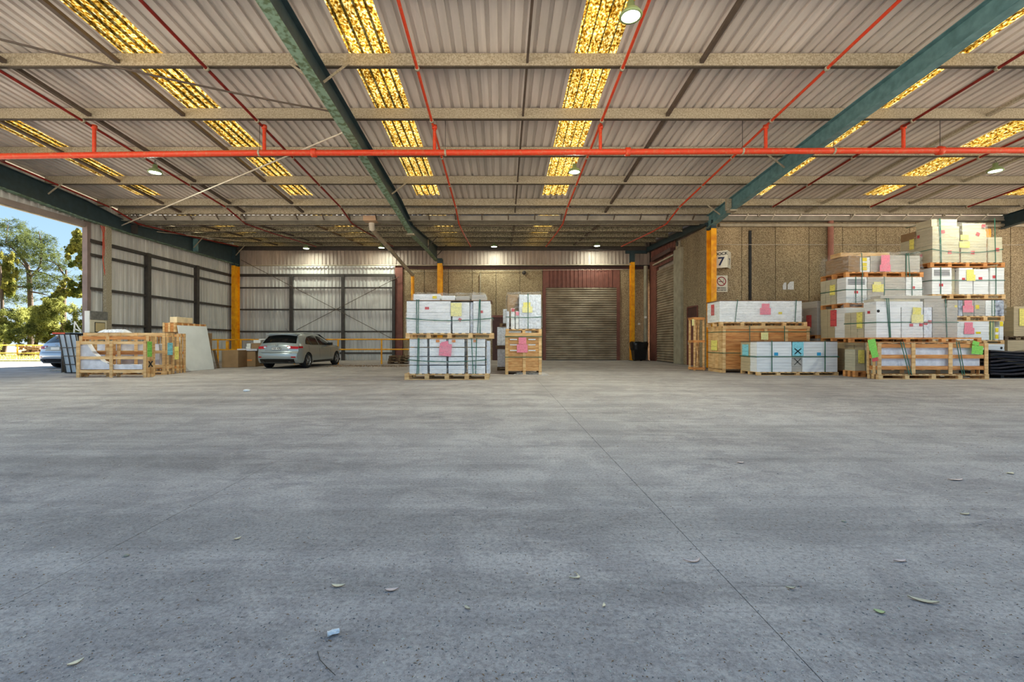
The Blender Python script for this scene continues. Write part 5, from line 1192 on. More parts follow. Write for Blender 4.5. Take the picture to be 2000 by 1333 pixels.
for (px, py, d_, lb) in ((1248, 633, 27.42, 'small white switch plate on the wall above the black bin'), (1261, 620, 27.06, 'small white plate on the thick grey corner downpipe')): MB().box(P(px, py, d_), (.07, .02, .06)).build('switch_plate', M['white'], label=lb, cat='switch')
bk = empty('bulkhead_light', P(1023.5, 533, 27.4), label='small round dark bulkhead fitting high on the back wall left of the brown lintel', cat='light fitting')
MB().lathe([(0.001, -.12), (.08, -.12), (.12, -.04), (.12, .08)], 16, 'Y').build('bowl', M['darksteel'], bk)
MB().tube([P(938, 534, 27.4), P(938, 640, 27.4)], .03, 8).build('wall_conduit', M['pipe_grey'], label='short thin vertical conduit on the pebbled back wall above the pallet stack', cat='pipe')

# ---- signs
def text(s_, size, loc, par, m='black', name='lettering', sx=1.0, off=0.0):
    c = bpy.data.curves.new(name, 'FONT'); c.body = s_; c.size = size; c.align_x = 'CENTER'; c.align_y = 'CENTER'; c.extrude = .002; c.offset = off; c.materials.append(M[m])
    tmp = bpy.data.objects.new('tmp', c); COL.objects.link(tmp); bpy.context.view_layer.update(); me = bpy.data.meshes.new_from_object(tmp.evaluated_get(bpy.context.evaluated_depsgraph_get())); bpy.data.objects.remove(tmp); o = bpy.data.objects.new(name, me); COL.objects.link(o); o.parent = par; o.location = loc; o.rotation_euler = (PI / 2, 0, 0); o.scale = (sx, 1, 1); return o
M['navy'] = mat('navy_print', (26, 34, 72), .6, 0, .05, 3)
M['signred'] = mat('sign_red', (150, 30, 34), .6, 0, .05, 3)
# projecting two sided dock sign: a V of two panels
pa_, pb3, pc_ = P(1392, 490.5, 18.95), P(1420.5, 489, 18.62), P(1427, 491, 19.1)
ds = empty('dock_sign', pb3, label='white projecting sign reading DOCK 7 beside the yellow column', cat='sign')
hS = (522.5 - 489) * 18.6 / F
def panel(a, b, nm):
    a = a - pb3; b = b - pb3; a.z = b.z = 0
    s = MB(); s.bar((a.x, a.y, -hS / 2), (b.x, b.y, -hS / 2), .02, hS); return s.build(nm, mat('sign_white', (226, 220, 200), .5, 0, .05, 3), ds)
panel(pa_, pb3, 'sign_panel'); panel(pb3, pc_, 'sign_panel')
ang = math.atan2(pb3.y - pa_.y, pb3.x - pa_.x); mid = (pa_ - pb3) * .42
for t_, sz, zo, sx in (('DOCK', .17, -.13, 1.0), ('7', .48, -.46, 1.1)):
    o_ = text(t_, sz, (mid.x + .018 * math.sin(ang) + .0, mid.y - .018, zo), ds, 'navy' if t_ == '7' else 'black', off=.008 if t_ == '7' else .004, sx=sx); o_.rotation_euler = (PI / 2, 0, ang)
ang2 = math.atan2(pc_.y - pb3.y, pc_.x - pb3.x); m2 = (pc_ - pb3) * .5
o_ = text('7', .4, (m2.x + .02, m2.y - .0, -.46), ds, 'navy', off=.006); o_.rotation_euler = (PI / 2, 0, ang2)
d = 19.15
ns = empty('no_smoking_sign', P(1409, 554.5, d), label='white no smoking sign with red ring under the dock sign', cat='sign'); ws_, hs_ = 24 * d / F / 2, 32 * d / F / 2
MB().box((0, 0, 0), (ws_, .006, hs_)).build('sign_board', mat('sign_white', (226, 220, 200)), ns)
def ring(r0, r1, par, c, m, y):
    n = 32; vs = []; 
    for k in range(n): a = 2 * PI * k / n; vs += [(c[0] + r0 * math.cos(a), y, c[1] + r0 * math.sin(a)), (c[0] + r1 * math.cos(a), y, c[1] + r1 * math.sin(a))]
    MB().add(vs, [(2 * k, 2 * k + 1, (2 * k + 3) % (2 * n), (2 * k + 2) % (2 * n)) for k in range(n)]).build('red_ring', M[m], par)
ring(.16, .2, ns, (0, .1), 'signred', -.009); MB().bar((-.125, -.009, .225), (.125, -.009, -.025), .004, .03).build('red_slash', M['signred'], ns)
MB().bx(-.12, .04, -.0085, -.007, .075, .1).build('cigarette_symbol', M['black'], ns); MB().bx(.05, .09, -.0085, -.007, .075, .1).build('cigarette_symbol', M['black'], ns); MB().bar((.07, -.008, .12), (.1, -.008, .2), .003, .015).build('smoke_symbol', M['black'], ns)
text('SMOKING', .085, (0, -.009, -.19), ns, 'black', off=.002); text('PROHIBITED', .075, (0, -.009, -.28), ns, 'black', off=.002)
for (px, w_, h_, lb) in ((1532.5, 7, 14, 'smaller torn white notice on the pebbled wall'), (1544.5, 12, 16, 'larger torn white notice on the pebbled wall')):
    p = P(px, 558 + (16 - h_) / 2, 19.17); a, b = w_ * d / F / 2, h_ * d / F / 2
    MB().add([(-a, 0, -b), (a, 0, -b), (a, 0, b), (-a * .2, 0, b * .95), (-a, 0, b * .2), (-a, .01, -b), (a, .01, -b), (a, .01, b), (-a * .2, .01, b * .95), (-a, .01, b * .2)], [(0, 1, 2, 3, 4), (9, 8, 7, 6, 5), (0, 5, 6, 1), (1, 6, 7, 2), (2, 7, 8, 3), (3, 8, 9, 4), (4, 9, 5, 0)]).build('torn_notice', TAGM['white'], loc=p, label=lb, cat='notice')

# ------------------------------------------------------------------ hatchback cars
M['carpaint'] = mat('silver_car_paint', (158, 166, 166), .3, .45, .04, 2, coat=.5)
M['carpaint2'] = mat('pale_blue_silver_car_paint', (176, 188, 200), .28, .5, .04, 2, coat=.5)
M['glass'] = mat('tinted_glass', (16, 18, 18), .06, 0, .1, 2, spec=.6)
M['tyre'] = mat('tyre_rubber', (32, 32, 34), .85, 0, .2, 6)
M['alloy'] = mat('alloy_rim', (176, 178, 182), .3, .8, .1, 6)
M['taillight'] = mat('red_tail_lens', (176, 20, 30), .15, 0, .1, 8)
M['clearlens'] = mat('clear_lens', (220, 220, 220), .15, .2, .1, 8)
OUT = [(0.16, .24), (0.05, .34), (0.0, .50), (0.02, .62), (.09, .70), (.10, .80), (.14, .94), (.20, 1.02), (.40, 1.22), (.56, 1.37), (.50, 1.415), (.80, 1.445), (1.3, 1.47), (1.9, 1.475), (2.35, 1.43), (2.75, 1.27), (3.15, 1.08), (3.32, 1.0), (3.6, .96), (4.0, .88), (4.28, .76), (4.42, .62), (4.46, .48), (4.42, .34), (4.34, .24)]
def Wd(y, z):
    w_ = .895
    if z < .45: w_ -= .10 * ((.45 - z) / .25) ** 2 * .5
    if z > .62: w_ -= .035 * ((z - .62) / .35) ** 1.5 if z < .97 else .035 + .30 * ((z - .97) / .5) ** 1.15
    w_ -= .22 * max(0, (.55 - y) / .55) ** 2.2 + .26 * max(0, (y - 3.7) / .76) ** 2
    if z > .95: w_ -= .10 * max(0, (y - 2.2)) ** 1.2 * .4 + .05 * max(0, (1.0 - y))
    return w_
def subdiv_poly(pts, n=3):
    out = []
    for a, b in zip(pts[:-1], pts[1:]):
        for k in range(n): out.append((a[0] + (b[0] - a[0]) * k / n, a[1] + (b[1] - a[1]) * k / n))
    out.append(pts[-1]); return out
WR, WY = .345, (.93, 3.63)
def outline_y(z, rear=True):
    seq = OUT[:11] if rear else OUT[14:][::-1]
    for a, b in zip(seq[:-1], seq[1:]):
        lo, hi = sorted((a[1], b[1]))
        if lo <= z <= hi and hi > lo: return a[0] + (b[0] - a[0]) * (z - a[1]) / (b[1] - a[1])
    return seq[0][0] if z < seq[0][1] else seq[-1][0]
def ycurve(y, t): return y + (.16 * abs(t) ** 3.2 * max(0, 1 - y / .9)) - (.30 * abs(t) ** 3 * max(0, (y - 3.5) / .96))
def make_car(paint, label, loc, rz, plate=None, scale=1.05):
    car = empty('hatchback_car', loc, rz, label=label, cat='car'); car.scale = (scale,) * 3
    O = subdiv_poly(OUT, 3); nt_ = 16; vs = []; fs = []
    for (y, z) in O:
        for i in range(nt_ + 1):
            t = -1 + 2 * i / nt_; yy = ycurve(y, t); w_ = Wd(yy, z); vs.append((t * w_, yy, z - .045 * t * t * (1 if z > .9 else .2)))
    for j in range(len(O) - 1):
        for i in range(nt_): a = j * (nt_ + 1) + i; fs.append((a, a + 1, a + nt_ + 2, a + nt_ + 1))
    s = MB().add(vs, [f[::-1] for f in fs], 0, True)
    # side panels
    nz_, ny_ = 26, 90
    for sg in (-1, 1):
        vs = []; fs = []
        for j in range(nz_ + 1):
            z = .24 + (1.475 - .24) * j / nz_
            zq = min(z, 1.414); y0_ = outline_y(zq, True)
            if z <= 1.414: y1_ = outline_y(z, False)
            else: y1_ = 2.35; 
            if z > 1.414: y0_ = .5 + (z - 1.414) * 22; y1_ = 2.35 - (z - 1.43) * 10 if z > 1.43 else 2.4
            y0_, y1_ = ycurve(y0_, 1), ycurve(y1_, 1)
            for k in range(ny_ + 1):
                y = y0_ + (y1_ - y0_) * k / ny_; zz = z - (.045 if z > .9 else .009)
                for wy in WY:
                    if abs(y - wy) < WR: zz = max(zz, .31 + math.sqrt(max(0, WR * WR - (y - wy) ** 2)))
                w_ = Wd(y, zz + (.045 if z > .9 else .009)); 
                if .60 < zz < .66: w_ -= .006
                vs.append((sg * w_, y, zz))
        for j in range(nz_):
            for k in range(ny_):
                a = j * (ny_ + 1) + k; f = (a, a + 1, a + ny_ + 2, a + ny_ + 1); fs.append(f if sg > 0 else f[::-1])
        s.add(vs, fs, 0, True)
    s.build('body', M[paint], car)
    MB().bx(-.8, .8, .3, 4.2, .2, .3).build('underbody', M['black'], car)
    for sg in (-1, 1):
        for wy in WY: MB().bx(sg * .45, sg * .80, wy - .36, wy + .36, .25, .72).build('wheel_arch', M['black'], car)
    # patches that follow the side surface
    def side_patch(nm, m, low, up, sg, y0_, y1_, off=.009, n=14):
        vs = []; q = 4
        for k in range(n + 1):
            y = y0_ + (y1_ - y0_) * k / n
            for r in range(q + 1):
                z = low(y) + (up(y) - low(y)) * r / q; vs.append((sg * (Wd(y, z + (.045 if z > .9 else .009)) + off), y, z))
        fs = []
        for k in range(n):
            for r in range(q): a = k * (q + 1) + r; f = (a, a + q + 1, a + q + 2, a + 1); fs.append(f if sg > 0 else f[::-1])
        return MB().add(vs, fs, 0, True).build(nm, m, car)
    def interp(pts):
        def f(y):
            if y <= pts[0][0]: return pts[0][1]
            for a, b in zip(pts[:-1], pts[1:]):
                if y <= b[0]: return a[1] + (b[1] - a[1]) * (y - a[0]) / (b[0] - a[0])
            return pts[-1][1]
        return f
    up = interp([(.78, .99), (.95, 1.16), (1.2, 1.29), (1.7, 1.35), (2.1, 1.34), (2.45, 1.25), (2.8, 1.08), (3.0, .97)]); low = interp([(.78, .985), (1.2, .955), (3.0, .93)])
    for sg in (-1, 1):
        side_patch('side_window', M['glass'], low, up, sg, .80, 1.22); side_patch('side_window', M['glass'], low, up, sg, 1.25, 1.88); side_patch('side_window', M['glass'], low, up, sg, 1.95, 2.95)
        for yy in (1.0, 1.92, 2.98): side_patch('door_seam', M['black'], lambda y: .28 if yy > 1.5 else .66, lambda y: .93, sg, yy - .006, yy + .006, .0025, 1)
        side_patch('sill', M['blackgloss'], lambda y: .235, lambda y: .30, sg, 1.35, 3.2, .006)
        for yy in (1.15, 2.1): side_patch('door_handle', M[paint], lambda y: .80, lambda y: .83, sg, yy, yy + .2, .02, 2)
        mr = MB(); mr.box((sg * .98, 2.72, .99), (.10, .06, .065)); mr.box((sg * .88, 2.74, .95), (.05, .03, .02)); me = mr.mesh('mirror', M['blackgloss']); bevel(me, .025, 2); link('mirror', me, car)
        for wy in WY:
            c = (sg * .79, wy, .315); wh = empty('wheel', c); wh.parent = car
            MB().lathe([(.20, -.10), (.285, -.105), (.312, -.085), (.318, 0), (.312, .085), (.285, .105), (.20, .10)], 28, 'X').build('tyre', M['tyre'], wh)
            s2 = MB(); s2.lathe([(.205, sg * -.08), (.208, sg * .095), (.19, sg * .10), (.185, sg * .05)], 28, 'X')
            s2.lathe([(.001, sg * .09), (.05, sg * .09), (.055, sg * .06)], 16, 'X')
            for k in range(5):
                for dl in (-.16, .16):
                    a = 2 * PI * k / 5; b = a + dl; s2.bar((sg * .085, .04 * math.cos(a), .04 * math.sin(a)), (sg * .085, .195 * math.cos(b), .195 * math.sin(b)), .028, .02, up=(1, 0, 0))
            s2.build('rim', M['alloy'], wh)
            MB().lathe([(.001, sg * .03), (.20, sg * .03)], 20, 'X').build('brake_disc', M['darksteel'], wh)
    # patches on the rear skin: given as (t, z) outline
    def rear_pt(x, z, off):
        y = outline_y(z, True); t = 0
        for _ in range(6): t = max(-1, min(1, x / max(.3, Wd(ycurve(y, t), z))))
        return (t * Wd(ycurve(y, t), z), ycurve(y, t) - off, z - .045 * t * t * (1 if z > .9 else .2))
    def rear_grid(nm, m, xl, xr, z0, z1, off=.006, nx=14, nz2=6):
        """xl, xr functions of z"""
        vs = []
        for j in range(nz2 + 1):
            z = z0 + (z1 - z0) * j / nz2
            for i in range(nx + 1): vs.append(rear_pt(xl(z) + (xr(z) - xl(z)) * i / nx, z, off))
        fs = [(j * (nx + 1) + i, j * (nx + 1) + i + 1, (j + 1) * (nx + 1) + i + 1, (j + 1) * (nx + 1) + i) for j in range(nz2) for i in range(nx)]
        return MB().add(vs, fs, 0, True).build(nm, m, car)
    rear_grid('rear_window', M['glass'], lambda z: -.70 + (z - 1.04) * .32, lambda z: .70 - (z - 1.04) * .32, 1.05, 1.345, .008)
    sp = MB(); sp.add([(-.60, .40, 1.375), (.60, .40, 1.375), (.60, .75, 1.43), (-.60, .75, 1.43), (-.56, .40, 1.40), (.56, .40, 1.40), (.56, .75, 1.455), (-.56, .75, 1.455)], [(0, 3, 2, 1), (4, 5, 6, 7), (0, 1, 5, 4), (1, 2, 6, 5), (3, 0, 4, 7)]); sp.build('spoiler', M[paint], car)
    for sg in (-1, 1):
        a = lambda z: .42 + (.90 - z) * .9; b = lambda z: .83
        if sg > 0: rear_grid('tail_light', M['taillight'], a, b, .80, .93, .010, 8, 3); side_patch('tail_light', M['taillight'], lambda y: .82, lambda y: .90, 1, .26, .50, .006, 4); rear_grid('reversing_light', M['clearlens'], lambda z: .44, lambda z: .54, .83, .89, .016, 3, 2)
        else: rear_grid('tail_light', M['taillight'], lambda z: -b(z), lambda z: -a(z), .80, .93, .010, 8, 3); side_patch('tail_light', M['taillight'], lambda y: .82, lambda y: .90, -1, .26, .50, .006, 4); rear_grid('reversing_light', M['clearlens'], lambda z: -.54, lambda z: -.44, .83, .89, .016, 3, 2)
        x0_, x1_ = (.60, .76) if sg > 0 else (-.76, -.60); rear_grid('reflector', M['taillight'], lambda z: x0_, lambda z: x1_, .455, .50, .010, 3, 2)
        rear_grid('exhaust', M['darksteel'], lambda z: (.48 if sg > 0 else -.58), lambda z: (.58 if sg > 0 else -.48), .27, .33, .03, 3, 2)
    rear_grid('lower_bumper', M['blackgloss'], lambda z: -.70, lambda z: .70, .25, .40, .008)
    rear_grid('tailgate_seam', M['black'], lambda z: -.62, lambda z: .62, .635, .648, .004, 14, 1)
    rear_grid('plate_recess', mat('recess_paint', (150, 154, 152), .4, .4, .05, 2), lambda z: -.40 - (.9 - z) * .5, lambda z: .40 + (.9 - z) * .5, .70, .90, .004)
    MB().bx(-.1, .1, .13, .145, .92, .95).build('emblem_bar', M['alloy'], car) if False else None
    ring_ = MB().lathe([(.036, -.006), (.048, -.006), (.048, .006), (.036, .006), (.036, -.006)], 20, 'Y', (0, .118, .955)).build('badge_ring', M['alloy'], car)
    pl_ = MB().bx(-.185, .185, .07, .082, .755, .86).build('number_plate', M['white'], car)
    if plate:
        t_ = text(plate, .10, (0, .068, .808), car, 'black', 'plate_lettering', .95, .002)
        for a, b, c, d2 in ((-.185, .185, .755, .762), (-.185, .185, .853, .86)): MB().bx(a, b, .066, .07, c, d2).build('plate_border', M['black'], car)
        for a, b, c, d2 in ((-.185, -.178, .755, .86), (.178, .185, .755, .86)): MB().bx(a, b, .066, .07, c, d2).build('plate_border', M['black'], car)
    MB().tube([(0, 1.0, 1.45), (0, .8, 1.62)], .006, 5).build('aerial', M['black'], car)
    MB().add([(-.62, 2.42, 1.41), (.62, 2.42, 1.41), (.74, 3.2, 1.05), (-.74, 3.2, 1.05)], [(0, 1, 2, 3)]).build('windscreen', M['glass'], car)
    for sg in (-1, 1): MB().box((sg * .66, 4.28, .68), (.14, .06, .05)).build('head_light', M['clearlens'], car)
    return car
make_car('carpaint', 'silver hatchback car parked facing the corrugated back wall', (-9.36, 18.38, 0), -math.radians(3.5), '1HA 43F')
make_car('carpaint2', 'pale silver car parked outside the left opening, half hidden by crates', (-18.75, 18.62, 0), math.radians(-4))

# ------------------------------------------------------------------ outside on the left
M['leaf'] = None
def leafmat(name, a, b_):
    m = bpy.data.materials.new(name); m.use_nodes = True; N = m.node_tree.nodes; L = m.node_tree.links; N.clear()
    o = N.new('ShaderNodeOutputMaterial'); mx = N.new('ShaderNodeMixShader'); df = N.new('ShaderNodeBsdfDiffuse'); tl = N.new('ShaderNodeBsdfTranslucent'); g = N.new('ShaderNodeNewGeometry')
    nz = N.new('ShaderNodeTexNoise'); nz.inputs['Scale'].default_value = .9; nz.inputs['Detail'].default_value = 5; L.new(g.outputs['Position'], nz.inputs['Vector'])
    r = N.new('ShaderNodeValToRGB'); r.color_ramp.elements[0].position = .35; r.color_ramp.elements[1].position = .65; r.color_ramp.elements[0].color = (*lin(a), 1); r.color_ramp.elements[1].color = (*lin(b_), 1)
    L.new(nz.outputs['Fac'], r.inputs[0]); L.new(r.outputs[0], df.inputs[0]); L.new(r.outputs[0], tl.inputs[0]); mx.inputs[0].default_value = .45
    L.new(df.outputs[0], mx.inputs[1]); L.new(tl.outputs[0], mx.inputs[2]); L.new(mx.outputs[0], o.inputs[0]); return m
M['bushleaf'] = leafmat('bush_leaf', (74, 84, 42), (146, 148, 84)); M['treeleaf'] = leafmat('casuarina_leaf', (50, 60, 36), (86, 94, 54)); M['yleaf'] = leafmat('yellow_green_leaf', (78, 88, 42), (140, 136, 70))
M['bark'] = mat('grey_bark', (70, 58, 48), .9, 0, .3, 6, coord='World')
def foliage(name, par, blobs, n, size, m, seed=1, slim=.35, loc=(0, 0, 0)):
    rg = random.Random(seed); vs = []; fs = []; tot = sum(b[3] * b[4] * b[5] for b in blobs)
    for (cx_, cy_, cz_, rx, ry, rz_) in blobs:
        k = int(n * rx * ry * rz_ / tot); subs = []
        for _ in range(max(14, k // 150)):
            v_ = Vector((rg.gauss(0, 1), rg.gauss(0, 1), rg.gauss(0, 1))).normalized() * rg.uniform(.55, 1.0); subs.append((v_ * rg.uniform(.45, 1.08), rg.uniform(.12, .3)))
        for _ in range(k):
            while True:
                u = Vector((rg.uniform(-1, 1), rg.uniform(-1, 1), rg.uniform(-1, 1)))
                if u.length <= 1: break
            sb, sr_ = rg.choice(subs); u = sb + u * sr_ * rg.uniform(.6, 1.25)
            c = Vector((cx_ + u.x * rx, cy_ + u.y * ry, cz_ + u.z * rz_)); a = Vector((rg.gauss(0, 1), rg.gauss(0, 1), rg.gauss(0, 1))).normalized(); b = a.cross(Vector((rg.gauss(0, 1), rg.gauss(0, 1), rg.gauss(0, 1)))).normalized(); q = size * rg.uniform(.6, 1.3); i = len(vs)
            vs += [c - a * q, c + b * q * slim, c + a * q, c - b * q * slim]; fs.append((i, i + 1, i + 2, i + 3))
    return MB().add(vs, fs).build(name, M[m] if isinstance(m, str) else m, par)
def px_at(px, py, d): p = P(px, py, d); return (p.x, d, p.z)
# verge, far grass bank, rail fence
g = MB(); g.bx(-80, -17.2, 27.0, 90, -.3, .02); g.build('grass_verge', M['grassgnd'], kind='structure')
def blobs_px(lst, d): 
    out = []
    for px, py, r1_, r2_ in lst:
        p = P(px, py, d); out.append((p.x, d + random.uniform(-1, 1), p.z, r1_ * d / F, r1_ * d / F * .8, r2_ * d / F))
    return out
def shrub(blist, d, n, size, m, label, seed, group=None, slim=.35, name='bush', trunk=None, cat='bush'):
    bl = blobs_px(blist, d); cx_ = sum(b[0] for b in bl) / len(bl); o = empty(name, (cx_, d, 0), label=label, cat=cat, group=group)
    bl = [(b[0] - cx_, b[1] - d, b[2], b[3], b[4], b[5]) for b in bl]
    foliage('foliage', o, bl, n, size, m, seed, slim)
    for st in (trunk or [[(cx_, 0, 0), (cx_ + .3, .1, 2.0)]]):
        MB().tube([(p[0] - cx_, p[1], p[2]) for p in st[:]], [0.16 * (1 - .75 * k / len(st)) for k in range(len(st))], 7).build('stem', M['bark'], o)
    return o
shrub([(10, 625, 42, 34), (30, 650, 30, 30), (-20, 640, 40, 45)], 38, 21000, .085, 'bushleaf', 'leafy olive green bush at the far left behind the yellow rail fence', 11)
shrub([(62, 632, 30, 34), (80, 650, 28, 26), (55, 655, 30, 22)], 37, 21000, .085, 'bushleaf', 'olive green bush below the casuarina trunk behind the rail fence', 12)
shrub([(112, 622, 34, 38), (128, 600, 26, 22), (120, 652, 34, 24)], 38, 21000, .085, 'bushleaf', 'tall olive bush beside the silver car outside', 13)
shrub([(160, 625, 30, 45), (190, 620, 36, 50), (230, 620, 40, 50)], 40, 21000, .085, 'bushleaf', 'olive bush mostly hidden behind the left wall jamb', 14)
shrub([(90, 612, 22, 20), (104, 590, 20, 14), (75, 600, 16, 12)], 42, 12000, .08, 'yleaf', 'brighter green bush top rising behind the olive bushes', 15)
shrub([(148, 490, 20, 32), (162, 470, 20, 30), (150, 512, 14, 14), (172, 500, 26, 40)], 44, 7000, .14, 'yleaf', 'yellow green broadleaf tree beside the left wall jamb', 16, name='broadleaf_tree', slim=.6, trunk=[[(PX(178, 44), 0, 0), (PX(176, 44), 0, 5), (PX(168, 44), 0, 10)]], cat='tree')
shrub([(150, 565, 22, 26), (130, 580, 18, 16), (165, 560, 22, 30)], 43, 8000, .13, 'yleaf', 'yellowish leafy tree low beside the left wall jamb', 17, name='broadleaf_tree', slim=.6, cat='tree')
shrub([(2, 520, 14, 40), (12, 560, 18, 24), (-14, 540, 24, 60)], 40, 8000, .12, 'yleaf', 'yellow green tree cut by the left picture edge', 18, name='broadleaf_tree', slim=.5, trunk=[[(PX(5, 40), 0, 0), (PX(4, 40), 0, 5), (PX(0, 40), 0, 8)]], cat='tree')
for k_, (pa, pb_x) in enumerate(((-90, 640), (-190, 630), (-300, 645))):
    shrub([(pa, pb_x, 45, 40), (pa + 50, 652, 40, 28), (pa - 40, 655, 36, 26)], 40 + k_, 9000, .12, 'bushleaf', ('nearest', 'middle', 'farthest')[k_] + ' of three bushes in the row beyond the left picture edge', 31 + k_)
# wispy casuarina with open crown
def casuarina(d, trunk_px, branches, tufts, label, seed):
    rg = random.Random(seed); base = P(trunk_px[0][0], 0, d).x; o = empty('casuarina_tree', (base, d, 0), label=label, cat='tree'); f = lambda px, py, dy=0: Vector((PX(px, d) - base, dy, PZ(py, d)))
    pts = [Vector((0, 0, 0))] + [f(px, py) for px, py in trunk_px[1:]]
    MB().tube(pts, [.24 * (1 - .8 * k / (len(pts) - 1)) + .02 for k in range(len(pts))], 8).build('trunk', M['bark'], o)
    for br in branches:
        pp = [f(px, py, i * rg.uniform(-.5, .5)) for i, (px, py) in enumerate(br)]
        MB().tube(pp, [.09 * (1 - .8 * k / (len(pp) - 1)) + .012 for k in range(len(pp))], 6).build('branch', M['bark'], o)
    vs = []; fs = []
    for (px, py, rx, ry, n) in tufts:
        for _ in range(n):
            c = f(px + rg.gauss(0, .5) * rx, py + rg.gauss(0, .5) * ry, rg.uniform(-1.6, 1.6))
            for _ in range(16):
                a = Vector((rg.gauss(0, 1), rg.gauss(0, 1), rg.gauss(.3, 1))).normalized() * rg.uniform(.1, .3); b = a.cross(Vector((0, 1, 0)))
                if b.length < 1e-3: continue
                b = b.normalized() * .022; i = len(vs); c2 = c + Vector((rg.gauss(0, .1), rg.gauss(0, .1), rg.gauss(0, .1))); vs += [c2 - b, c2 + b, c2 + a + b * .4, c2 + a - b * .4]; fs.append((i, i + 1, i + 2, i + 3))
    MB().add(vs, fs).build('needles', M['treeleaf'], o)
casuarina(45, [(60, 670), (60, 600), (57, 540), (54, 520), (40, 500), (22, 495)], [[(57, 545), (75, 520), (76, 480), (77, 452)], [(55, 528), (80, 533), (104, 545), (122, 562)], [(56, 520), (45, 500), (33, 478), (24, 440)], [(58, 560), (35, 562), (12, 560)], [(60, 570), (85, 574), (115, 580)], [(56, 530), (40, 515), (20, 505)], [(58, 545), (72, 540), (90, 525)]],
    [(25, 445, 14, 16, 90), (40, 470, 18, 16, 90), (15, 480, 16, 14, 70), (52, 478, 14, 18, 70), (76, 465, 10, 14, 60), (82, 490, 16, 16, 90), (62, 500, 22, 12, 90), (95, 520, 16, 12, 70), (30, 510, 22, 14, 80), (100, 545, 14, 14, 70), (20, 555, 22, 12, 80), (85, 560, 22, 12, 70), (8, 530, 14, 14, 60), (108, 505, 8, 8, 20), (45, 540, 20, 12, 50), (30, 585, 24, 12, 70)], 'tall wispy casuarina tree with dark trunk against the blue sky', 21)
casuarina(46, [(124, 640), (124, 575), (124, 555), (129, 545), (129, 528)], [[(125, 550), (134, 541), (145, 538)], [(129, 545), (120, 520), (112, 512)]], [(112, 512, 10, 10, 30), (146, 545, 8, 8, 20)], 'bare broken dark trunk between the casuarina and the wall jamb', 22)
d = 33
fo = empty('rail_fence', (PX(-20, d), d, 0), label='low yellow two bar rail fence on the grass outside', cat='fence'); ox = PX(-20, d)
for py in (674, 689.5): MB().tube([(PX(-120, d) - ox, 0, PZ(py, d)), (PX(150, d) - ox, 0, PZ(py + 1, d))], .04, 7).build('rail_bar', mat('pale_yellow_paint', (232, 206, 90), .5), fo)
for px in (-70, 34, 138): MB().tube([(PX(px, d) - ox, 0, 0), (PX(px, d) - ox, 0, PZ(674, d))], .05, 7).build('rail_post', M['yellow'], fo)
rg = random.Random(3); rub = MB()
for _ in range(420):
    px = rg.uniform(52, 90); q = rg.uniform(.05, .16); dd_ = rg.uniform(33.4, 35.5); rub.box((PX(px, 34), dd_, .02 + rg.random() * .8), (q, q * .7, q * .5), rg.random() * 3)
rub.build('rubble', mat('pinkish_rubble', (160, 132, 112), .9, 0, .5, 5, coord='World'), label='heap of pinkish broken rubble behind the rail fence beside the silver car', cat='rubble', kind='stuff')
# long grass on the verge
vs = []; fs = []
for _ in range(9000):
    x = rg.uniform(-46, -22); y = rg.uniform(28, 36); h_ = rg.uniform(.05, .28); a = rg.random() * 6.3; i = len(vs); vs += [(x, y, 0), (x + .03 * math.cos(a), y + .03 * math.sin(a), 0), (x + rg.gauss(0, .05), y + rg.gauss(0, .05), h_)]; fs.append((i, i + 1, i + 2))
MB().add(vs, fs).build('dry_grass', mat('dry_grass_blade', (198, 190, 110), .9, 0, .3, 3, coord='World'), label='dry yellow grass on the verge outside', cat='grass', kind='stuff')

# ------------------------------------------------------------------ litter on the floor
rg = random.Random(12)
M['deadleaf'] = mat('dead_leaf', (240, 222, 186), .8, 0, .25, 30, rnd=.2); M['pinkleaf'] = mat('pink_leaf', (232, 204, 190), .7, 0, .2, 30); M['litterw'] = mat('crinkled_white_foil', (240, 240, 238), .5, .0, .3, 30)
def leaf_mesh(L_, W_, curl):
    n = 7; vs = []; fs = []
    for k in range(n + 1):
        u = k / n; w_ = W_ * math.sin(PI * min(1, u * 1.02 + .02)) ** .8 + .0008; x = L_ * (u - .5); y = curl * (u - .5) ** 2 * 4 * L_; z = .004 + .18 * L_ * (u - .5) ** 2
        vs += [(x, y - w_, z + .003), (x, y, z), (x, y + w_, z + .004)]
    for k in range(n): a = k * 3; fs += [(a, a + 3, a + 4, a + 1), (a + 1, a + 4, a + 5, a + 2)]
    s = MB().add(vs, fs, 0, True); s.add([(v[0], v[1], v[2] - .0015) for v in vs], [f[::-1] for f in fs], 0, True); return s
def fallen(px, py, wpx, m, label, rz_, name='fallen_leaf', cat='leaf', W_=.22, curl=.1, group=None):
    d = GD(py); L_ = wpx * d / F; return leaf_mesh(L_, L_ * W_ / 2, curl).build(name, M[m], None, loc=(PX(px, d), d, 0), rz=rz_, label=label, cat=cat, group=group)
fallen(1357, 1099, 38, 'pinkleaf', 'long thin pink leaf lying on the floor joint', .25, W_=.14, curl=.25)
fallen(1130, 1130, 24, 'deadleaf', 'curved tan leaf curl right of the picture centre', 1.0, W_=.2, curl=.6)
fallen(1805, 1177, 48, 'deadleaf', 'long pale dry leaf at the lower right', -.45, W_=.2)
fallen(1718, 1198, 18, 'yleafm', 'small pale green leaf at the lower right', -.5, W_=.6) if M.setdefault('yleafm', mat('pale_green_leaf', (190, 198, 140), .7)) else None
fallen(1869, 939, 32, 'pinkleaf', 'wide pinkish bark strip on the floor at the right', .05, W_=.2); fallen(1974, 926, 16, 'deadleaf', 'brown curled leaf near the right edge', .2, W_=.5)
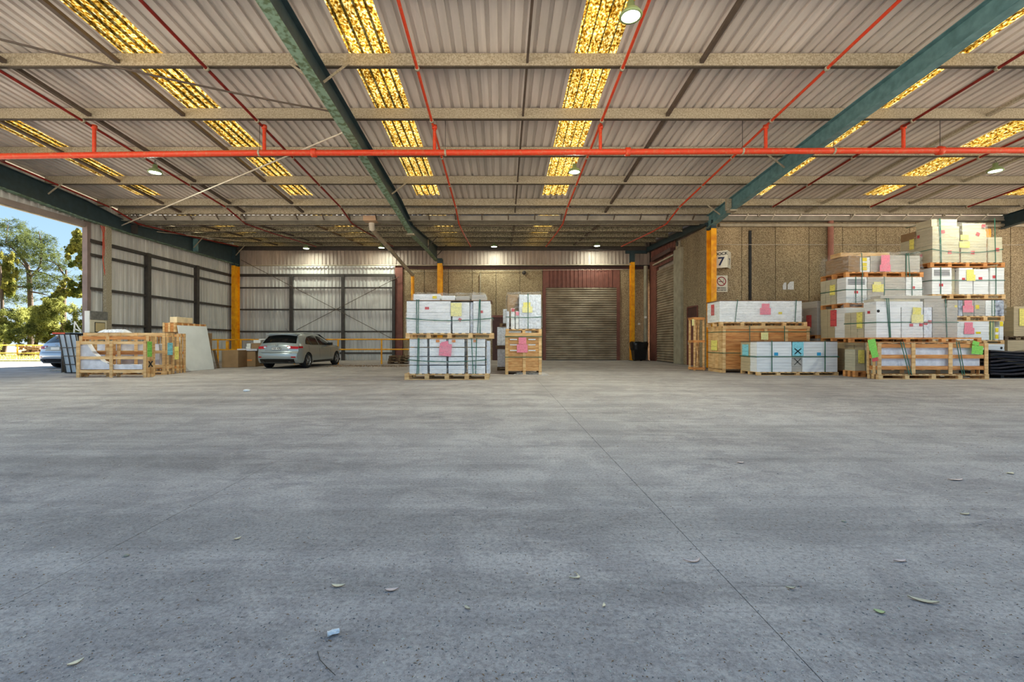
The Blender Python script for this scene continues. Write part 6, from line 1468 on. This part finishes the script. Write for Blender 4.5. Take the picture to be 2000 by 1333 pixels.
fallen(1886, 1006, 20, 'deadleaf', 'pale leaf on the gravelly patch at the right', .1, W_=.3); fallen(1447, 905, 14, 'pinkleaf', 'small pink leaf right of centre', .2, W_=.5)
fallen(148, 1298, 24, 'deadleaf', 'ragged brown leaf at the lower left corner', .9, W_=.35); fallen(765, 1155, 26, 'pinkleaf', 'reddish bark flake in the lower centre', .2, W_=.3); fallen(660, 1147, 26, 'deadleaf', 'flat tan bark flake in the lower centre left', .0, W_=.3)
fallen(1545, 1151, 18, 'deadleaf', 'tiny tan leaf right of the floor joint', -.1, W_=.25); fallen(465, 1054, 14, 'deadleaf', 'pale twisted leaf at the centre left', 1.0, W_=.4); fallen(1760, 1098, 28, 'pinkleaf', 'faint pink bark strip at the right', .1, W_=.22)
fallen(1180, 1185, 14, 'deadleaf', 'tiny dry leaf near the floor joint', 1.2, W_=.3); fallen(912, 1190, 16, 'deadleaf', 'small curled leaf low in the centre', -.8, W_=.3)
# crumpled foil wrapper, pebble, twig
d = GD(1241); rw = random.Random(2); s = MB(); vs = []; n = 12
for j in range(6):
    for i in range(n): a = 2 * PI * i / n; vs.append(((j - 2.5) * .0085, .012 * math.cos(a) * rw.uniform(.6, 1.2), .011 + .010 * math.sin(a) * rw.uniform(.6, 1)))
s.add(vs, [(j * n + i, j * n + (i + 1) % n, (j + 1) * n + (i + 1) % n, (j + 1) * n + i) for j in range(5) for i in range(n)] + [tuple(range(n))[::-1], tuple(5 * n + i for i in range(n))])
s.build('wrapper', M['litterw'], None, loc=(PX(651, d), d, 0), rz=.5, label='crumpled white foil wrapper at the lower centre left', cat='wrapper')
d = GD(765); heap_ = MB(); vs = []
for (px, py, wpx, lb) in ((482, 765, 13, 'small white paper scrap on the floor in front of the leaning board'), (247, 1087, 10, 'round grey pebble at the lower left'), (1648, 1020, 8, 'pale pebble on the floor at the right')):
    d = GD(py); r_ = wpx * d / F / 2; me = MB().lathe([(0.001, 0), (r_ * .8, 0), (r_, r_ * .3), (r_ * .7, r_ * .6), (0.001, r_ * .7)], 10).mesh('pebble', M['litterw'] if 'scrap' in lb else M['concrete']); link('paper_scrap' if 'scrap' in lb else 'pebble', me, None, (PX(px, d), d, 0), 0, lb, 'paper' if 'scrap' in lb else 'pebble')
a = [(620, 1275), (625, 1292), (640, 1308), (655, 1322)]
MB().tube([(PX(px, GD(py)), GD(py), .004) for px, py in a], .0012, 5).build('twig', M['darksteel'], label='thin dark curved twig at the bottom left of centre', cat='twig')
heap(1003, 1075, 729, 738, 15.0 - .35, .5, 'crumpled grey plastic film lying at the foot of the plank crate', seed=3, z0=0.0)
# chips, grit and leaf litter
vs = []; fs = []; vs2 = []; fs2 = []; vs3 = []; fs3 = []
for _ in range(15000):
    d = 1.42 / (1 - rg.random() * .93) if rg.random() < .7 else rg.uniform(1.4, 9); x = (rg.uniform(-60, 2060) - CX) * d / F
    if d > 17: continue
    q = rg.uniform(.0008, .0026) * (1 + d * .12); a = rg.random() * 6.3; c, s_ = math.cos(a), math.sin(a); l_ = q * rg.choice((1, 1, 1.5, 3)); t = rg.random(); V, Fc = (vs, fs) if t < .25 else ((vs2, fs2) if t < .7 else (vs3, fs3)); i = len(V); h_ = q * .7
    V += [(x - c * l_, d - s_ * l_, 0), (x + s_ * q, d - c * q, h_), (x + c * l_, d + s_ * l_, 0), (x - s_ * q, d + c * q, h_ * .4), (x, d, h_ * 1.6)]
    Fc += [(i, i + 1, i + 4), (i + 1, i + 2, i + 4), (i + 2, i + 3, i + 4), (i + 3, i, i + 4)]
MB().add(vs, fs).build('grit', mat('dark_grit', (112, 110, 110), .9, 0, .3, 9, coord='World'), label='dark grit scattered over the concrete floor', cat='grit', kind='stuff')
MB().add(vs2, fs2).build('pale_chips', mat('pale_chips', (206, 198, 182), .8, 0, .3, 9, coord='World'), label='pale wood and stone chips scattered over the concrete floor', cat='debris', kind='stuff')
MB().add(vs3, fs3).build('leaf_litter', mat('brown_litter', (150, 118, 88), .9, 0, .3, 9, coord='World'), label='small brown leaf litter scattered over the concrete floor', cat='leaf litter', kind='stuff')
vs = []; fs = []
for _ in range(1400):
    d = rg.gauss(20.8, .5); x = rg.uniform(-8.0, -4.3); q = rg.uniform(.01, .04); a = rg.random() * 6.3; i = len(vs); vs += [(x, d, 0), (x + q * math.cos(a), d + q * math.sin(a), .01), (x + q * math.cos(a + 1.6), d + q * math.sin(a + 1.6), .02)]; fs.append((i, i + 1, i + 2))
MB().add(vs, fs).build('leaf_litter', mat('brown_litter', (150, 118, 88)), label='brown leaves drifted on the floor between the hatchback and old pallets', cat='leaf litter', kind='stuff')
